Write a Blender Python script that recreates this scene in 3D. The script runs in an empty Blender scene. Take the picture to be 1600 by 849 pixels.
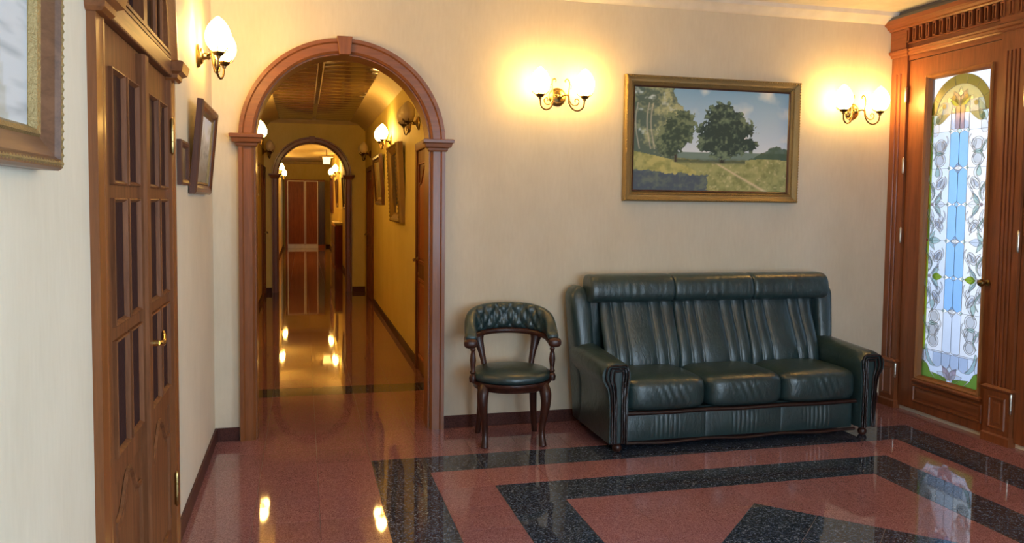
import bpy, bmesh, math, random
import numpy as np
from mathutils import Vector, Matrix

random.seed(7)
PI = math.pi
SC = bpy.context.scene
COL = SC.collection

# ------------------------------------------------------------------ camera
F_PX, CY, YAW, PITCH, ROLL = 1270.29, 392.67, 0.251628, 0.057893, 0.010776
CAM = Vector((0.5383, -5.3027, 1.5))
fw = Vector((math.sin(YAW) * math.cos(PITCH), math.cos(YAW) * math.cos(PITCH), -math.sin(PITCH)))
rt = Vector((math.cos(YAW), -math.sin(YAW), 0))
up = rt.cross(fw)
r2 = rt * math.cos(ROLL) + up * math.sin(ROLL)
u2 = -rt * math.sin(ROLL) + up * math.cos(ROLL)
cd = bpy.data.cameras.new('camera')
cam = bpy.data.objects.new('camera', cd)
COL.objects.link(cam)
cam.matrix_world = Matrix(((r2.x, u2.x, -fw.x, CAM.x), (r2.y, u2.y, -fw.y, CAM.y), (r2.z, u2.z, -fw.z, CAM.z), (0, 0, 0, 1)))
cd.sensor_fit = 'HORIZONTAL'
cd.sensor_width = 36
cd.lens = 36 * F_PX / 1600
cd.shift_y = -(424.5 - CY) / 1600
cd.clip_start = 0.05
SC.camera = cam

# ------------------------------------------------------------------ world, lights, exposure
LAMP_COL = (1.0, 0.58, 0.145)
LAMP_STRENGTH = 52.0
w = bpy.data.worlds.new('daylight')
SC.world = w
w.use_nodes = True
nt = w.node_tree
bgn = nt.nodes['Background']
tc = nt.nodes.new('ShaderNodeTexCoord')
sx = nt.nodes.new('ShaderNodeSeparateXYZ')
cr = nt.nodes.new('ShaderNodeValToRGB')
mr = nt.nodes.new('ShaderNodeMapRange')
mr.inputs[1].default_value = -1
nt.links.new(tc.outputs['Generated'], sx.inputs[0])
nt.links.new(sx.outputs['Z'], mr.inputs[0])
nt.links.new(mr.outputs[0], cr.inputs[0])
cr.color_ramp.elements[0].position = 0.40
cr.color_ramp.elements[0].color = (0.42, 0.50, 0.66, 1)
cr.color_ramp.elements[1].position = 0.75
cr.color_ramp.elements[1].color = (0.62, 0.80, 1.0, 1)
e = cr.color_ramp.elements.new(0.505)
e.color = (0.80, 0.88, 1.0, 1)
nt.links.new(cr.outputs[0], bgn.inputs[0])
bgn.inputs[1].default_value = 1.6


def area_light(name, loc, rot, sx_, sy_, power, color):
    d = bpy.data.lights.new(name, 'AREA')
    d.shape = 'RECTANGLE'
    d.size, d.size_y, d.energy, d.color = sx_, sy_, power, color
    o = bpy.data.objects.new(name, d)
    COL.objects.link(o)
    o.location, o.rotation_euler = loc, rot
    return o


# daylight coming in through the windows of the room behind the camera
area_light('window_daylight', (4.98, -4.9, 1.55), (0, PI / 2, 0), 2.0, 2.6, 200, (0.56, 0.79, 1.0))
area_light('window_daylight', (2.5, -7.62, 1.55), (PI / 2, 0, 0), 3.0, 2.0, 180, (0.66, 0.84, 1.0))

SC.view_settings.view_transform = 'Standard'
SC.view_settings.look = 'None'
SC.view_settings.gamma = 1
SC.view_settings.use_curve_mapping = False
SC.view_settings.exposure = 0.0
SC.cycles.use_denoising = True
SC.cycles.max_bounces = 10
SC.cycles.diffuse_bounces = 5
SC.cycles.glossy_bounces = 5
SC.cycles.transparent_max_bounces = 16
SC.cycles.sample_clamp_indirect = 6
SC.cycles.caustics_reflective = False
SC.cycles.caustics_refractive = False


# ------------------------------------------------------------------ materials
def lin(r, g, b):
    f = lambda c: c / 12.92 if c <= 0.04045 else ((c + 0.055) / 1.055) ** 2.4
    return (f(r / 255), f(g / 255), f(b / 255), 1)


def new_mat(name):
    m = bpy.data.materials.new(name)
    m.use_nodes = True
    return m, m.node_tree, m.node_tree.nodes['Principled BSDF']


def coords(nt, world=False, scale=(1, 1, 1)):
    mp = nt.nodes.new('ShaderNodeMapping')
    mp.inputs['Scale'].default_value = scale
    if world:
        g = nt.nodes.new('ShaderNodeNewGeometry')
        nt.links.new(g.outputs['Position'], mp.inputs[0])
    else:
        t = nt.nodes.new('ShaderNodeTexCoord')
        nt.links.new(t.outputs['Object'], mp.inputs[0])
    return mp.outputs[0]


def noise(nt, vec, scale, detail=4, rough=0.55, dist=0):
    n = nt.nodes.new('ShaderNodeTexNoise')
    n.inputs['Scale'].default_value = scale
    n.inputs['Detail'].default_value = detail
    n.inputs['Roughness'].default_value = rough
    n.inputs['Distortion'].default_value = dist
    nt.links.new(vec, n.inputs['Vector'])
    return n.outputs['Fac']


def ramp(nt, fac, stops):
    r = nt.nodes.new('ShaderNodeValToRGB')
    el = r.color_ramp.elements
    while len(el) < len(stops):
        el.new(0.5)
    for i, (p, c) in enumerate(stops):
        el[i].position = p
        el[i].color = c if len(c) == 4 else (*c, 1)
    nt.links.new(fac, r.inputs[0])
    return r.outputs[0]


def bump(nt, p, fac, strength, dist=0.01):
    b = nt.nodes.new('ShaderNodeBump')
    b.inputs['Strength'].default_value = strength
    b.inputs['Distance'].default_value = dist
    nt.links.new(fac, b.inputs['Height'])
    nt.links.new(b.outputs[0], p.inputs['Normal'])


def m_plain(name, c, rough=0.5, metal=0.0, spec=0.5, bscale=0, bstr=0.2, coat=0):
    m, nt, p = new_mat(name)
    v = coords(nt)
    n = noise(nt, v, 9, 3)
    k = 0.88
    col = ramp(nt, n, [(0.3, (c[0] * k, c[1] * k, c[2] * k)), (0.7, c[:3])])
    nt.links.new(col, p.inputs['Base Color'])
    p.inputs['Roughness'].default_value = rough
    p.inputs['Metallic'].default_value = metal
    p.inputs['Specular IOR Level'].default_value = spec
    p.inputs['Coat Weight'].default_value = coat
    p.inputs['Coat Roughness'].default_value = 0.12
    if bscale:
        bump(nt, p, noise(nt, v, bscale, 3), bstr, 0.004)
    return m


def m_wood(name, dark, light, axis='Z', rough=0.36, coat=0.2, spec=0.4):
    m, nt, p = new_mat(name)
    s = {'X': (0.5, 7, 7), 'Y': (7, 0.5, 7), 'Z': (7, 7, 0.5)}[axis]
    v = coords(nt, False, s)
    n = noise(nt, v, 5.0, 6, 0.6, 0.6)
    f = noise(nt, v, 26, 3)
    mx = nt.nodes.new('ShaderNodeMath')
    mx.operation = 'MULTIPLY_ADD'
    mx.inputs[1].default_value = 0.35
    nt.links.new(f, mx.inputs[0])
    nt.links.new(n, mx.inputs[2])
    col = ramp(nt, mx.outputs[0], [(0.42, dark), (0.85, light)])
    nt.links.new(col, p.inputs['Base Color'])
    p.inputs['Roughness'].default_value = rough
    p.inputs['Specular IOR Level'].default_value = spec
    p.inputs['Coat Weight'].default_value = coat
    p.inputs['Coat Roughness'].default_value = 0.15
    bump(nt, p, f, 0.08, 0.002)
    return m


def m_wallpaper(name, c, c2):
    m, nt, p = new_mat(name)
    v = coords(nt, True, (1, 1, 0.18))
    n = noise(nt, v, 55, 4, 0.6)
    v2 = coords(nt, True, (1, 1, 0.6))
    n2 = noise(nt, v2, 3, 3)
    mx = nt.nodes.new('ShaderNodeMath')
    mx.operation = 'MULTIPLY_ADD'
    mx.inputs[1].default_value = 0.6
    nt.links.new(n, mx.inputs[0])
    nt.links.new(n2, mx.inputs[2])
    nt.links.new(ramp(nt, mx.outputs[0], [(0.55, c2), (1.0, c)]), p.inputs['Base Color'])
    p.inputs['Roughness'].default_value = 0.62
    p.inputs['Specular IOR Level'].default_value = 0.3
    bump(nt, p, n, 0.18, 0.003)
    return m


def m_granite(name, stops, scale, rough=0.035, var=0.06):
    m, nt, p = new_mat(name)
    v = coords(nt, True)
    vo = nt.nodes.new('ShaderNodeTexVoronoi')
    vo.inputs['Scale'].default_value = scale
    nt.links.new(v, vo.inputs['Vector'])
    n = noise(nt, v, scale * 0.35, 5, 0.7, 0.8)
    sep = nt.nodes.new('ShaderNodeSeparateColor')
    nt.links.new(vo.outputs['Color'], sep.inputs[0])
    mx = nt.nodes.new('ShaderNodeMath')
    mx.operation = 'MULTIPLY_ADD'
    mx.inputs[1].default_value = 0.45
    nt.links.new(sep.outputs[0], mx.inputs[0])
    nt.links.new(n, mx.inputs[2])
    col = ramp(nt, mx.outputs[0], stops)
    oi = nt.nodes.new('ShaderNodeObjectInfo')
    mr = nt.nodes.new('ShaderNodeMapRange')
    mr.inputs[3].default_value = 1 - var
    mr.inputs[4].default_value = 1 + var
    nt.links.new(oi.outputs['Random'], mr.inputs[0])
    hs = nt.nodes.new('ShaderNodeHueSaturation')
    nt.links.new(mr.outputs[0], hs.inputs['Value'])
    nt.links.new(col, hs.inputs['Color'])
    nt.links.new(hs.outputs[0], p.inputs['Base Color'])
    p.inputs['Roughness'].default_value = rough
    p.inputs['IOR'].default_value = 1.6
    return m


def m_leather(name, c, rough=0.36, bscale=260):
    m, nt, p = new_mat(name)
    v = coords(nt)
    n = noise(nt, v, 6, 3)
    col = ramp(nt, n, [(0.3, tuple(x * 0.75 for x in c)), (0.75, tuple(x * 1.2 for x in c))])
    nt.links.new(col, p.inputs['Base Color'])
    p.inputs['Roughness'].default_value = rough
    p.inputs['Specular IOR Level'].default_value = 0.65
    p.inputs['Coat Weight'].default_value = 0.15
    p.inputs['Coat Roughness'].default_value = 0.25
    v2 = coords(nt, False, (1, 0.5, 0.5))
    n2 = noise(nt, v2, 22, 5, 0.6, 1.2)
    n3 = noise(nt, v, bscale, 2)
    mx = nt.nodes.new('ShaderNodeMath')
    mx.operation = 'MULTIPLY_ADD'
    mx.inputs[1].default_value = 0.08
    nt.links.new(n3, mx.inputs[0])
    nt.links.new(n2, mx.inputs[2])
    bump(nt, p, mx.outputs[0], 0.32, 0.014)
    return m


def m_glass(name, c, trans=0.7, rough=0.25):
    """coloured window glass: part clear, part milky, with a glossy face"""
    m, nt, p = new_mat(name)
    out = nt.nodes['Material Output']
    nt.nodes.remove(p)
    t = nt.nodes.new('ShaderNodeBsdfTransparent')
    tl = nt.nodes.new('ShaderNodeBsdfTranslucent')
    g = nt.nodes.new('ShaderNodeBsdfGlossy')
    g.inputs['Roughness'].default_value = rough
    v = coords(nt, True, (1, 1, 1))
    n = noise(nt, v, 9, 3)
    col = ramp(nt, n, [(0.3, tuple(x * 0.965 for x in c)), (0.7, c)])
    nt.links.new(col, t.inputs[0])
    nt.links.new(col, tl.inputs[0])
    mx = nt.nodes.new('ShaderNodeMixShader')
    mx.inputs[0].default_value = 1 - trans
    nt.links.new(t.outputs[0], mx.inputs[1])
    nt.links.new(tl.outputs[0], mx.inputs[2])
    fr = nt.nodes.new('ShaderNodeFresnel')
    fr.inputs['IOR'].default_value = 1.3
    m2 = nt.nodes.new('ShaderNodeMixShader')
    nt.links.new(fr.outputs[0], m2.inputs[0])
    nt.links.new(mx.outputs[0], m2.inputs[1])
    nt.links.new(g.outputs[0], m2.inputs[2])
    nt.links.new(m2.outputs[0], out.inputs[0])
    return m


def m_emit(name, c, s):
    m, nt, p = new_mat(name)
    p.inputs['Base Color'].default_value = (0.9, 0.85, 0.75, 1)
    p.inputs['Emission Color'].default_value = (*c, 1)
    p.inputs['Emission Strength'].default_value = s
    return m


def m_vcol(name, rough=0.55):
    m, nt, p = new_mat(name)
    a = nt.nodes.new('ShaderNodeAttribute')
    a.attribute_name = 'paint'
    nt.links.new(a.outputs['Color'], p.inputs['Base Color'])
    p.inputs['Roughness'].default_value = rough
    p.inputs['Specular IOR Level'].default_value = 0.3
    return m


WALL = m_wallpaper('cream_wallpaper', (0.74, 0.655, 0.50), (0.67, 0.585, 0.435))
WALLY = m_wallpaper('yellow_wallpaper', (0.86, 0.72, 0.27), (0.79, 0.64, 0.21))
WHITE = m_plain('white_plaster', (0.80, 0.76, 0.70), 0.7)
CREAM = m_plain('cream_plaster', (0.74, 0.62, 0.38), 0.6)
WOOD = m_wood('red_oak', (0.165, 0.052, 0.014), (0.27, 0.092, 0.026))
WOODX = m_wood('red_oak_horizontal', (0.165, 0.052, 0.014), (0.27, 0.092, 0.026), 'X')
WOODD = m_wood('door_oak', (0.10, 0.036, 0.014), (0.23, 0.088, 0.035), 'Z', 0.45, 0.0, 0.12)
WOODE = m_wood('entrance_oak', (0.15, 0.047, 0.016), (0.27, 0.085, 0.030))
WOODEX = m_wood('entrance_oak_horizontal', (0.15, 0.047, 0.016), (0.27, 0.085, 0.030), 'X')
MAHOG = m_wood('mahogany', (0.022, 0.006, 0.004), (0.070, 0.022, 0.013), 'Z', 0.33, 0.1)
DARKW = m_wood('dark_frame_wood', (0.05, 0.018, 0.010), (0.12, 0.045, 0.026))
CHERRY = m_wood('cherry_veneer', (0.20, 0.045, 0.018), (0.34, 0.085, 0.030), 'Z', 0.4, 0.0, 0.25)
BASEB = m_granite('brown_granite', [(0.35, (0.030, 0.010, 0.008)), (0.8, (0.10, 0.036, 0.028))], 240, 0.5, 0.0)
BASEB.node_tree.nodes['Principled BSDF'].inputs['Specular IOR Level'].default_value = 0.12
PINK = m_granite('pink_granite', [(0.38, (0.11, 0.037, 0.039)), (0.62, (0.215, 0.083, 0.090)), (0.9, (0.36, 0.185, 0.19))], 330)
BLACK = m_granite('black_granite', [(0.42, (0.006, 0.009, 0.017)), (0.70, (0.022, 0.031, 0.052)), (0.90, (0.075, 0.095, 0.135)), (1.0, (0.20, 0.23, 0.28))], 170)
GROUT = m_plain('tile_grout', (0.28, 0.24, 0.22), 0.8)
LEATH = m_leather('green_leather', (0.024, 0.050, 0.052), 0.31)
PIPE = m_plain('dark_piping', (0.018, 0.010, 0.010), 0.25, coat=0.4)
PIPE2 = m_plain('dark_rail_wood', (0.030, 0.012, 0.009), 0.3, coat=0.2)
BRASS = m_plain('aged_brass', (0.42, 0.29, 0.11), 0.28, 1.0)
BRASSB = m_plain('bright_brass', (0.80, 0.58, 0.22), 0.2, 1.0)
BRONZE = m_plain('dark_bronze', (0.16, 0.10, 0.045), 0.35, 1.0)
GILT = m_plain('gilt', (0.36, 0.25, 0.10), 0.42, 0.55, bscale=160, bstr=0.9)
GILTD = m_plain('dark_gilt', (0.36, 0.24, 0.10), 0.42, 0.45, bscale=180, bstr=0.7)
STEEL = m_plain('hinge_steel', (0.70, 0.66, 0.58), 0.3, 1.0)
GLOBE = m_emit('lit_globe', LAMP_COL, LAMP_STRENGTH)
GLOBE2 = m_emit('dim_globe', LAMP_COL, 17.0)
GLOBEOFF = m_plain('frosted_globe', (0.72, 0.60, 0.40), 0.3, coat=0.3)
PAINT = m_vcol('oil_paint')
DGLASS = m_plain('dark_obscure_glass', (0.045, 0.022, 0.020), 0.4, 0, 0.012, bscale=60, bstr=0.3)
LEAD = m_plain('lead_came', (0.48, 0.50, 0.54), 0.6, 0.0)
SLAT = m_plain('lacquered_slat', (0.20, 0.125, 0.055), 0.10, 0, 0.9, bscale=7, bstr=0.5, coat=0.6)
ALU = m_plain('pale_aluminium', (0.70, 0.62, 0.50), 0.4, 0.6)
SLATE = m_plain('cornice_top_grey', (0.13, 0.13, 0.15), 0.6)
PANE = m_glass('clear_window_glass', (0.96, 0.97, 0.98), 1.0, 0.02)


# ------------------------------------------------------------------ mesh helper
class MB:
    def __init__(s):
        s.v, s.f = [], []

    def add(s, vs, fs):
        o = len(s.v)
        s.v += [tuple(p) for p in vs]
        s.f += [tuple(i + o for i in q) for q in fs]
        return s

    def box(s, x0, x1, y0, y1, z0, z1):
        vs = [(x, y, z) for z in (z0, z1) for y in (y0, y1) for x in (x0, x1)]
        return s.add(vs, [(0, 2, 3, 1), (4, 5, 7, 6), (0, 1, 5, 4), (2, 6, 7, 3), (0, 4, 6, 2), (1, 3, 7, 5)])

    def prism(s, poly, axis, a0, a1):
        n = len(poly)
        mk = {'X': lambda p, a: (a, p[0], p[1]), 'Y': lambda p, a: (p[0], a, p[1]), 'Z': lambda p, a: (p[0], p[1], a)}[axis]
        vs = [mk(p, a0) for p in poly] + [mk(p, a1) for p in poly]
        fs = [tuple(range(n)), tuple(range(2 * n - 1, n - 1, -1))]
        fs += [(i, (i + 1) % n, n + (i + 1) % n, n + i) for i in range(n)]
        return s.add(vs, fs)

    def grid(s, fn, nu, nv, cu=False, cv=False, cap=False):
        """fn(i, j) -> xyz; i in 0..nu-1, j in 0..nv-1"""
        vs = [fn(i, j) for i in range(nu) for j in range(nv)]
        fs = []
        for i in range(nu if cu else nu - 1):
            for j in range(nv if cv else nv - 1):
                a, b = i, (i + 1) % nu
                c, d = j, (j + 1) % nv
                fs.append((a * nv + c, b * nv + c, b * nv + d, a * nv + d))
        if cap and cv and not cu:
            fs.append(tuple(range(nv)))
            fs.append(tuple((nu - 1) * nv + j for j in range(nv - 1, -1, -1)))
        return s.add(vs, fs)

    def lathe(s, prof, n=24, c=(0, 0, 0), ax=(0, 0, 1), a0=0, a1=2 * PI):
        z = Vector(ax).normalized()
        x = z.orthogonal().normalized()
        y = z.cross(x)
        c = Vector(c)
        full = abs(a1 - a0 - 2 * PI) < 1e-6
        m = n if full else n + 1

        def fn(i, j):
            r, h = prof[i]
            a = a0 + (a1 - a0) * j / n
            return tuple(c + z * h + (x * math.cos(a) + y * math.sin(a)) * max(r, 1e-5))
        return s.grid(fn, len(prof), m, False, full, full)

    def tube(s, path, r, n=8, cap=True):
        P = [Vector(p) for p in path]
        m = len(P)
        R = r if isinstance(r, (list, tuple)) else [r] * m
        t0 = (P[1] - P[0]).normalized()
        nrm = t0.orthogonal().normalized()
        fr = []
        for i in range(m):
            t = (P[min(i + 1, m - 1)] - P[max(i - 1, 0)]).normalized()
            nrm = (nrm - t * nrm.dot(t)).normalized()
            fr.append((nrm.copy(), t.cross(nrm)))

        def fn(i, j):
            a = 2 * PI * j / n
            return tuple(P[i] + (fr[i][0] * math.cos(a) + fr[i][1] * math.sin(a)) * R[i])
        return s.grid(fn, m, n, False, True, cap)

    def pillow(s, c, h, k=5, n=16, disp=None):
        """rounded box: centre c, half sizes h, roundness power k"""
        for ax in range(3):
            for sg in (-1, 1):
                def fn(i, j, ax=ax, sg=sg):
                    a = math.tan((2 * i / n - 1) * PI / 4)
                    b = math.tan((2 * j / n - 1) * PI / 4)
                    p = [0, 0, 0]
                    p[ax] = sg
                    p[(ax + 1) % 3] = a
                    p[(ax + 2) % 3] = b
                    l = sum(abs(q) ** k for q in p) ** (1 / k)
                    p = [q / l for q in p]
                    if disp:
                        p = disp(p)
                    return (c[0] + p[0] * h[0], c[1] + p[1] * h[1], c[2] + p[2] * h[2])
                s.grid(fn, n + 1, n + 1)
        return s

    def block(s, x0, x1, y0, y1, secs, sides=(1, 1, 1, 1)):
        """stack of rectangles: secs [(z, e)], e grows the rectangle on the chosen sides"""
        a, b, c, d = sides
        vs = []
        for z, e in secs:
            vs += [(x0 - e * a, y0 - e * c, z), (x1 + e * b, y0 - e * c, z), (x1 + e * b, y1 + e * d, z), (x0 - e * a, y1 + e * d, z)]
        n = len(secs)
        fs = [(3, 2, 1, 0), tuple(4 * n - 4 + i for i in range(4))]
        for k in range(n - 1):
            for i in range(4):
                fs.append((4 * k + i, 4 * k + (i + 1) % 4, 4 * k + 4 + (i + 1) % 4, 4 * k + 4 + i))
        return s.add(vs, fs)

    def frame(s, w, h, prof, cx=0, cz=0, y=0):
        """mitred picture-frame moulding in the XZ plane, prof [(inset, height towards -Y)] closed"""
        vs, n = [], len(prof)
        for sxn, szn in ((-1, -1), (1, -1), (1, 1), (-1, 1)):
            for a, b in prof:
                vs.append((cx + sxn * (w / 2 - a), y - b, cz + szn * (h / 2 - a)))
        fs = []
        for k in range(4):
            q = (k + 1) % 4
            for i in range(n):
                j = (i + 1) % n
                fs.append((k * n + i, q * n + i, q * n + j, k * n + j))
        return s.add(vs, fs)

    def arcsweep(s, cx, zs, prof, a0=0, a1=PI, n=40, squash=1.0):
        """profile [(radius, y)] closed, swept round an arc in the XZ plane"""
        m = len(prof)

        def fn(i, j):
            a = a0 + (a1 - a0) * i / n
            r, y = prof[j]
            return (cx - r * math.cos(a), y, zs + r * math.sin(a) * squash)
        return s.grid(fn, n + 1, m, False, True, True)

    def build(s, name, mat, parent=None, smooth=None, bevel=0, loc=None, rot=None, weld=True):
        me = bpy.data.meshes.new(name)
        me.from_pydata(s.v, [], s.f)
        bm = bmesh.new()
        bm.from_mesh(me)
        if weld:
            bmesh.ops.remove_doubles(bm, verts=bm.verts, dist=1e-6)
        bmesh.ops.recalc_face_normals(bm, faces=bm.faces)
        bm.to_mesh(me)
        bm.free()
        if smooth is not None:
            me.shade_smooth()
            if smooth < 180:
                me.set_sharp_from_angle(angle=math.radians(smooth))
        me.materials.append(mat)
        o = bpy.data.objects.new(name, me)
        COL.objects.link(o)
        if parent:
            o.parent = parent
        if loc:
            o.location = loc
        if rot:
            o.rotation_euler = rot
        if bevel:
            b = o.modifiers.new('bevel', 'BEVEL')
            b.width, b.segments, b.limit_method = bevel, 2, 'ANGLE'
        return o


def empty(name, loc=(0, 0, 0), rz=0, rx=0, label=None, cat=None, group=None, kind=None):
    o = bpy.data.objects.new(name, None)
    o.empty_display_size = 0.1
    COL.objects.link(o)
    o.location, o.rotation_euler = loc, (rx, 0, rz)
    return tag(o, label, cat, group, kind)


def tag(o, label=None, cat=None, group=None, kind=None):
    for k, val in (('label', label), ('category', cat), ('group', group), ('kind', kind)):
        if val:
            o[k] = val
    return o


def copy_tree(o, parent=None):
    c = o.copy()
    COL.objects.link(c)
    if parent:
        c.parent = parent
    for ch in o.children:
        copy_tree(ch, c)
    return c


def struct(o, label=None):
    o['kind'] = 'structure'
    if label:
        o['label'] = label
    return o


# ------------------------------------------------------------------ room shell
W, HC = 4.88, 2.95          # room width, ceiling height
FRONT = -7.5
CX1, AR, ZS1 = 0.795, 0.551, 1.885
CX2, ZS2, YA2 = 0.685, 1.925, 8.6
CLX, CRX, CCZ = -0.08, 1.55, 2.86
L2, R2, C2Z, YEND = -0.10, 1.40, 2.82, 22.5


def arch_wall(x0, x1, z1, cx, r, zs, y0, y1, n=36):
    """wall slab in the XZ plane with a round-headed opening down to the floor"""
    m = MB()
    pts = [(cx - r * math.cos(PI * i / n), zs + r * math.sin(PI * i / n)) for i in range(n + 1)]
    for y in (y0, y1):
        m.add([(x0, y, 0), (cx - r, y, 0), (cx - r, y, zs), (x0, y, zs)], [(0, 1, 2, 3)])
        m.add([(cx + r, y, 0), (x1, y, 0), (x1, y, zs), (cx + r, y, zs)], [(0, 1, 2, 3)])
        m.add([(x0, y, zs), (cx - r, y, zs), (cx - r, y, z1), (x0, y, z1)], [(0, 1, 2, 3)])
        m.add([(cx + r, y, zs), (x1, y, zs), (x1, y, z1), (cx + r, y, z1)], [(0, 1, 2, 3)])
        for a, b in zip(pts, pts[1:]):
            m.add([(a[0], y, a[1]), (b[0], y, b[1]), (b[0], y, z1), (a[0], y, z1)], [(0, 1, 2, 3)])
    ring = [(cx - r, 0)] + pts + [(cx + r, 0)]
    for a, b in zip(ring, ring[1:]):
        m.add([(a[0], y0, a[1]), (b[0], y0, b[1]), (b[0], y1, b[1]), (a[0], y1, a[1])], [(0, 1, 2, 3)])
    return m


def rect_wall(x0, x1, z1, holes, y0, y1):
    """wall slab in the XZ plane with rectangular holes (xa, xb, za, zb), holes not overlapping in x"""
    m = MB()
    x = x0
    for xa, xb, za, zb in sorted(holes):
        if xa > x:
            m.box(x, xa, y0, y1, 0, z1)
        if za > 0:
            m.box(xa, xb, y0, y1, 0, za)
        if zb < z1:
            m.box(xa, xb, y0, y1, zb, z1)
        x = xb
    if x < x1:
        m.box(x, x1, y0, y1, 0, z1)
    return m


struct(arch_wall(-0.25, W + 0.2, HC, CX1, AR, ZS1, 0, 0.2).build('wall_back', WALL))
DL_Y, DL_R, DL_ZS = -2.31, 0.570, 2.02          # left double door: centre, half opening, spring
o = arch_wall(FRONT, 0.0, HC, DL_Y, DL_R, DL_ZS, 0.0, 0.2).build('wall_left', WALL)
o.rotation_euler = (0, 0, PI / 2)
struct(o)
# right wall, in a frame turned to face -X: local x = -world Y
o = rect_wall(0, -FRONT, HC, [(0.17, 1.0, 0.03, 2.58), (1.2, 2.31, 0.03, 2.58), (3.6, 6.2, 0.55, 2.55)], 0, 0.2).build('wall_right', WALL, loc=(W, 0, 0), rot=(0, 0, -PI / 2))
struct(o)
struct(rect_wall(-0.2, W + 0.2, HC, [(1.0, 4.0, 0.55, 2.55)], FRONT - 0.2, FRONT).build('wall_front', WALL))
struct(MB().box(-0.2, W + 0.2, FRONT - 0.2, 0.0, HC, HC + 0.1).build('ceiling', WHITE))

# corridor walls
struct(MB().box(CLX - 0.2, CLX, 0.2, YA2, 0, CCZ + 0.1).build('wall_corridor_left', WALLY))
struct(MB().box(CRX, CRX + 0.2, 0.2, YA2, 0, CCZ + 0.1).build('wall_corridor_right', WALLY))
struct(arch_wall(CLX - 0.2, CRX + 0.2, CCZ + 0.1, CX2, AR, ZS2, YA2, YA2 + 0.2).build('wall_corridor_middle', WALLY))
struct(MB().box(L2 - 0.2, L2, YA2 + 0.2, YEND, 0, C2Z + 0.1).build('wall_hall_left', WALLY))
o = rect_wall(0, YEND - YA2 - 0.2, C2Z + 0.1, [(1.2, 3.4, 1.22, 2.24)], 0, 0.2).build('wall_hall_right', WALLY, loc=(R2, YEND, 0), rot=(0, 0, -PI / 2))
struct(o)
struct(MB().box(L2 - 0.2, R2 + 0.2, YEND, YEND + 0.2, 0, C2Z + 0.1).build('wall_hall_end', WALLY))
struct(MB().box(L2 - 0.2, R2 + 0.2, YA2 + 0.2, YEND, C2Z, C2Z + 0.1).build('ceiling_hall', CREAM))

# slatted corridor ceiling
ceil2 = struct(MB().box(CLX, CRX, 0.2, YA2, CCZ, CCZ + 0.1).build('ceiling_corridor', CREAM))
RAILX = 0.715
ns = 30
sl = (YA2 - 0.25) / ns
smesh = None
for xa, xb in ((0.17, RAILX - 0.03), (RAILX + 0.03, 1.30)):
    smesh = None
    for k in range(ns):
        if smesh is None:
            o = MB().grid(lambda i, j: ([xa, xb][i], [0.006, 0.012, sl * 0.3, sl * 0.5, sl * 0.7, sl - 0.012, sl - 0.006][j],
                                        [0, -0.014, -0.020, -0.023, -0.020, -0.014, 0][j]), 2, 7).build('slat', SLAT, ceil2, 40)
            smesh = o.data
        else:
            o = bpy.data.objects.new('slat', smesh)
            COL.objects.link(o)
            o.parent = ceil2
        o.location = (0, 0.25 + k * sl, CCZ)
MB().box(RAILX - 0.03, RAILX + 0.03, 0.25, YA2 - 0.08, CCZ - 0.012, CCZ).build('rail_bed', SLAT, ceil2)
for dx in (-0.032, 0.024):
    MB().box(RAILX + dx, RAILX + dx + 0.009, 0.25, 6.2, CCZ - 0.028, CCZ).build('rail', ALU, ceil2)
for x0, x1, zz in ((0.17, CLX, 0), (1.30, CRX, 0)):
    MB().prism([(x0, CCZ), (x0, CCZ - 0.025), (x0 + (x1 - x0) * 0.5, CCZ - 0.055), (x1, CCZ - 0.17), (x1, CCZ)], 'Y', 0.2, YA2).build('cove', CREAM, ceil2, 50)
MB().prism([(YA2, CCZ), (YA2 - 0.08, CCZ), (YA2 - 0.07, CCZ - 0.03), (YA2 - 0.02, CCZ - 0.06), (YA2, CCZ - 0.075)], 'X', CLX, CRX).build('cornice', CREAM, ceil2)

# crown mouldings
CROWN = [(0, 2.872), (-0.02, 2.875), (-0.035, 2.892), (-0.055, 2.915), (-0.075, 2.922), (-0.085, HC), (0, HC)]
struct(MB().prism([(y, z) for y, z in CROWN], 'X', 0.0, W).build('trim_crown_back', WHITE, smooth=50))
struct(MB().prism([(-y, z) for y, z in CROWN], 'Y', FRONT, 0).build('trim_crown_left', WHITE, smooth=50))
struct(MB().prism([(W + y, z) for y, z in CROWN], 'Y', FRONT, -2.6).build('trim_crown_right', WHITE, smooth=50))
struct(MB().prism([(FRONT - y, z) for y, z in CROWN], 'X', 0, W).build('trim_crown_front', WHITE, smooth=50))
struct(MB().prism([(YEND + y, z - 0.13) for y, z in CROWN], 'X', L2, R2).build('trim_crown_hall', CREAM, smooth=50))

# baseboards
BB, BT = 0.082, 0.014


def baseboard(name, *boxes):
    m = MB()
    for (x0, x1, y0, y1) in boxes:
        m.box(x0, x1, y0, y1, 0, BB)
    return struct(m.build(name, BASEB, bevel=0.003))


baseboard('baseboard_back', (BT, 0.146, -BT, 0), (1.435, W - 0.06, -BT, 0))
baseboard('baseboard_left', (0, BT, -1.64, 0), (0, BT, FRONT, -3.0))
baseboard('baseboard_right', (W - BT, W, FRONT, -2.6))
baseboard('baseboard_front', (0, W, FRONT, FRONT + BT))
baseboard('baseboard_corridor_left', (CLX, CLX + BT, 0.2, 7.6))
baseboard('baseboard_corridor_right', (CRX - BT, CRX, 2.12, 6.8))
baseboard('baseboard_corridor_middle', (CLX, 0.035, YA2 - BT, YA2), (1.335, CRX, YA2 - BT, YA2))
baseboard('baseboard_hall_left', (L2, L2 + BT, YA2 + 0.2, YEND))
baseboard('baseboard_hall_right', (R2 - BT, R2, YA2 + 0.2, YEND))
baseboard('baseboard_hall_end', (1.26, R2 - BT, YEND - BT, YEND))

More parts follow.
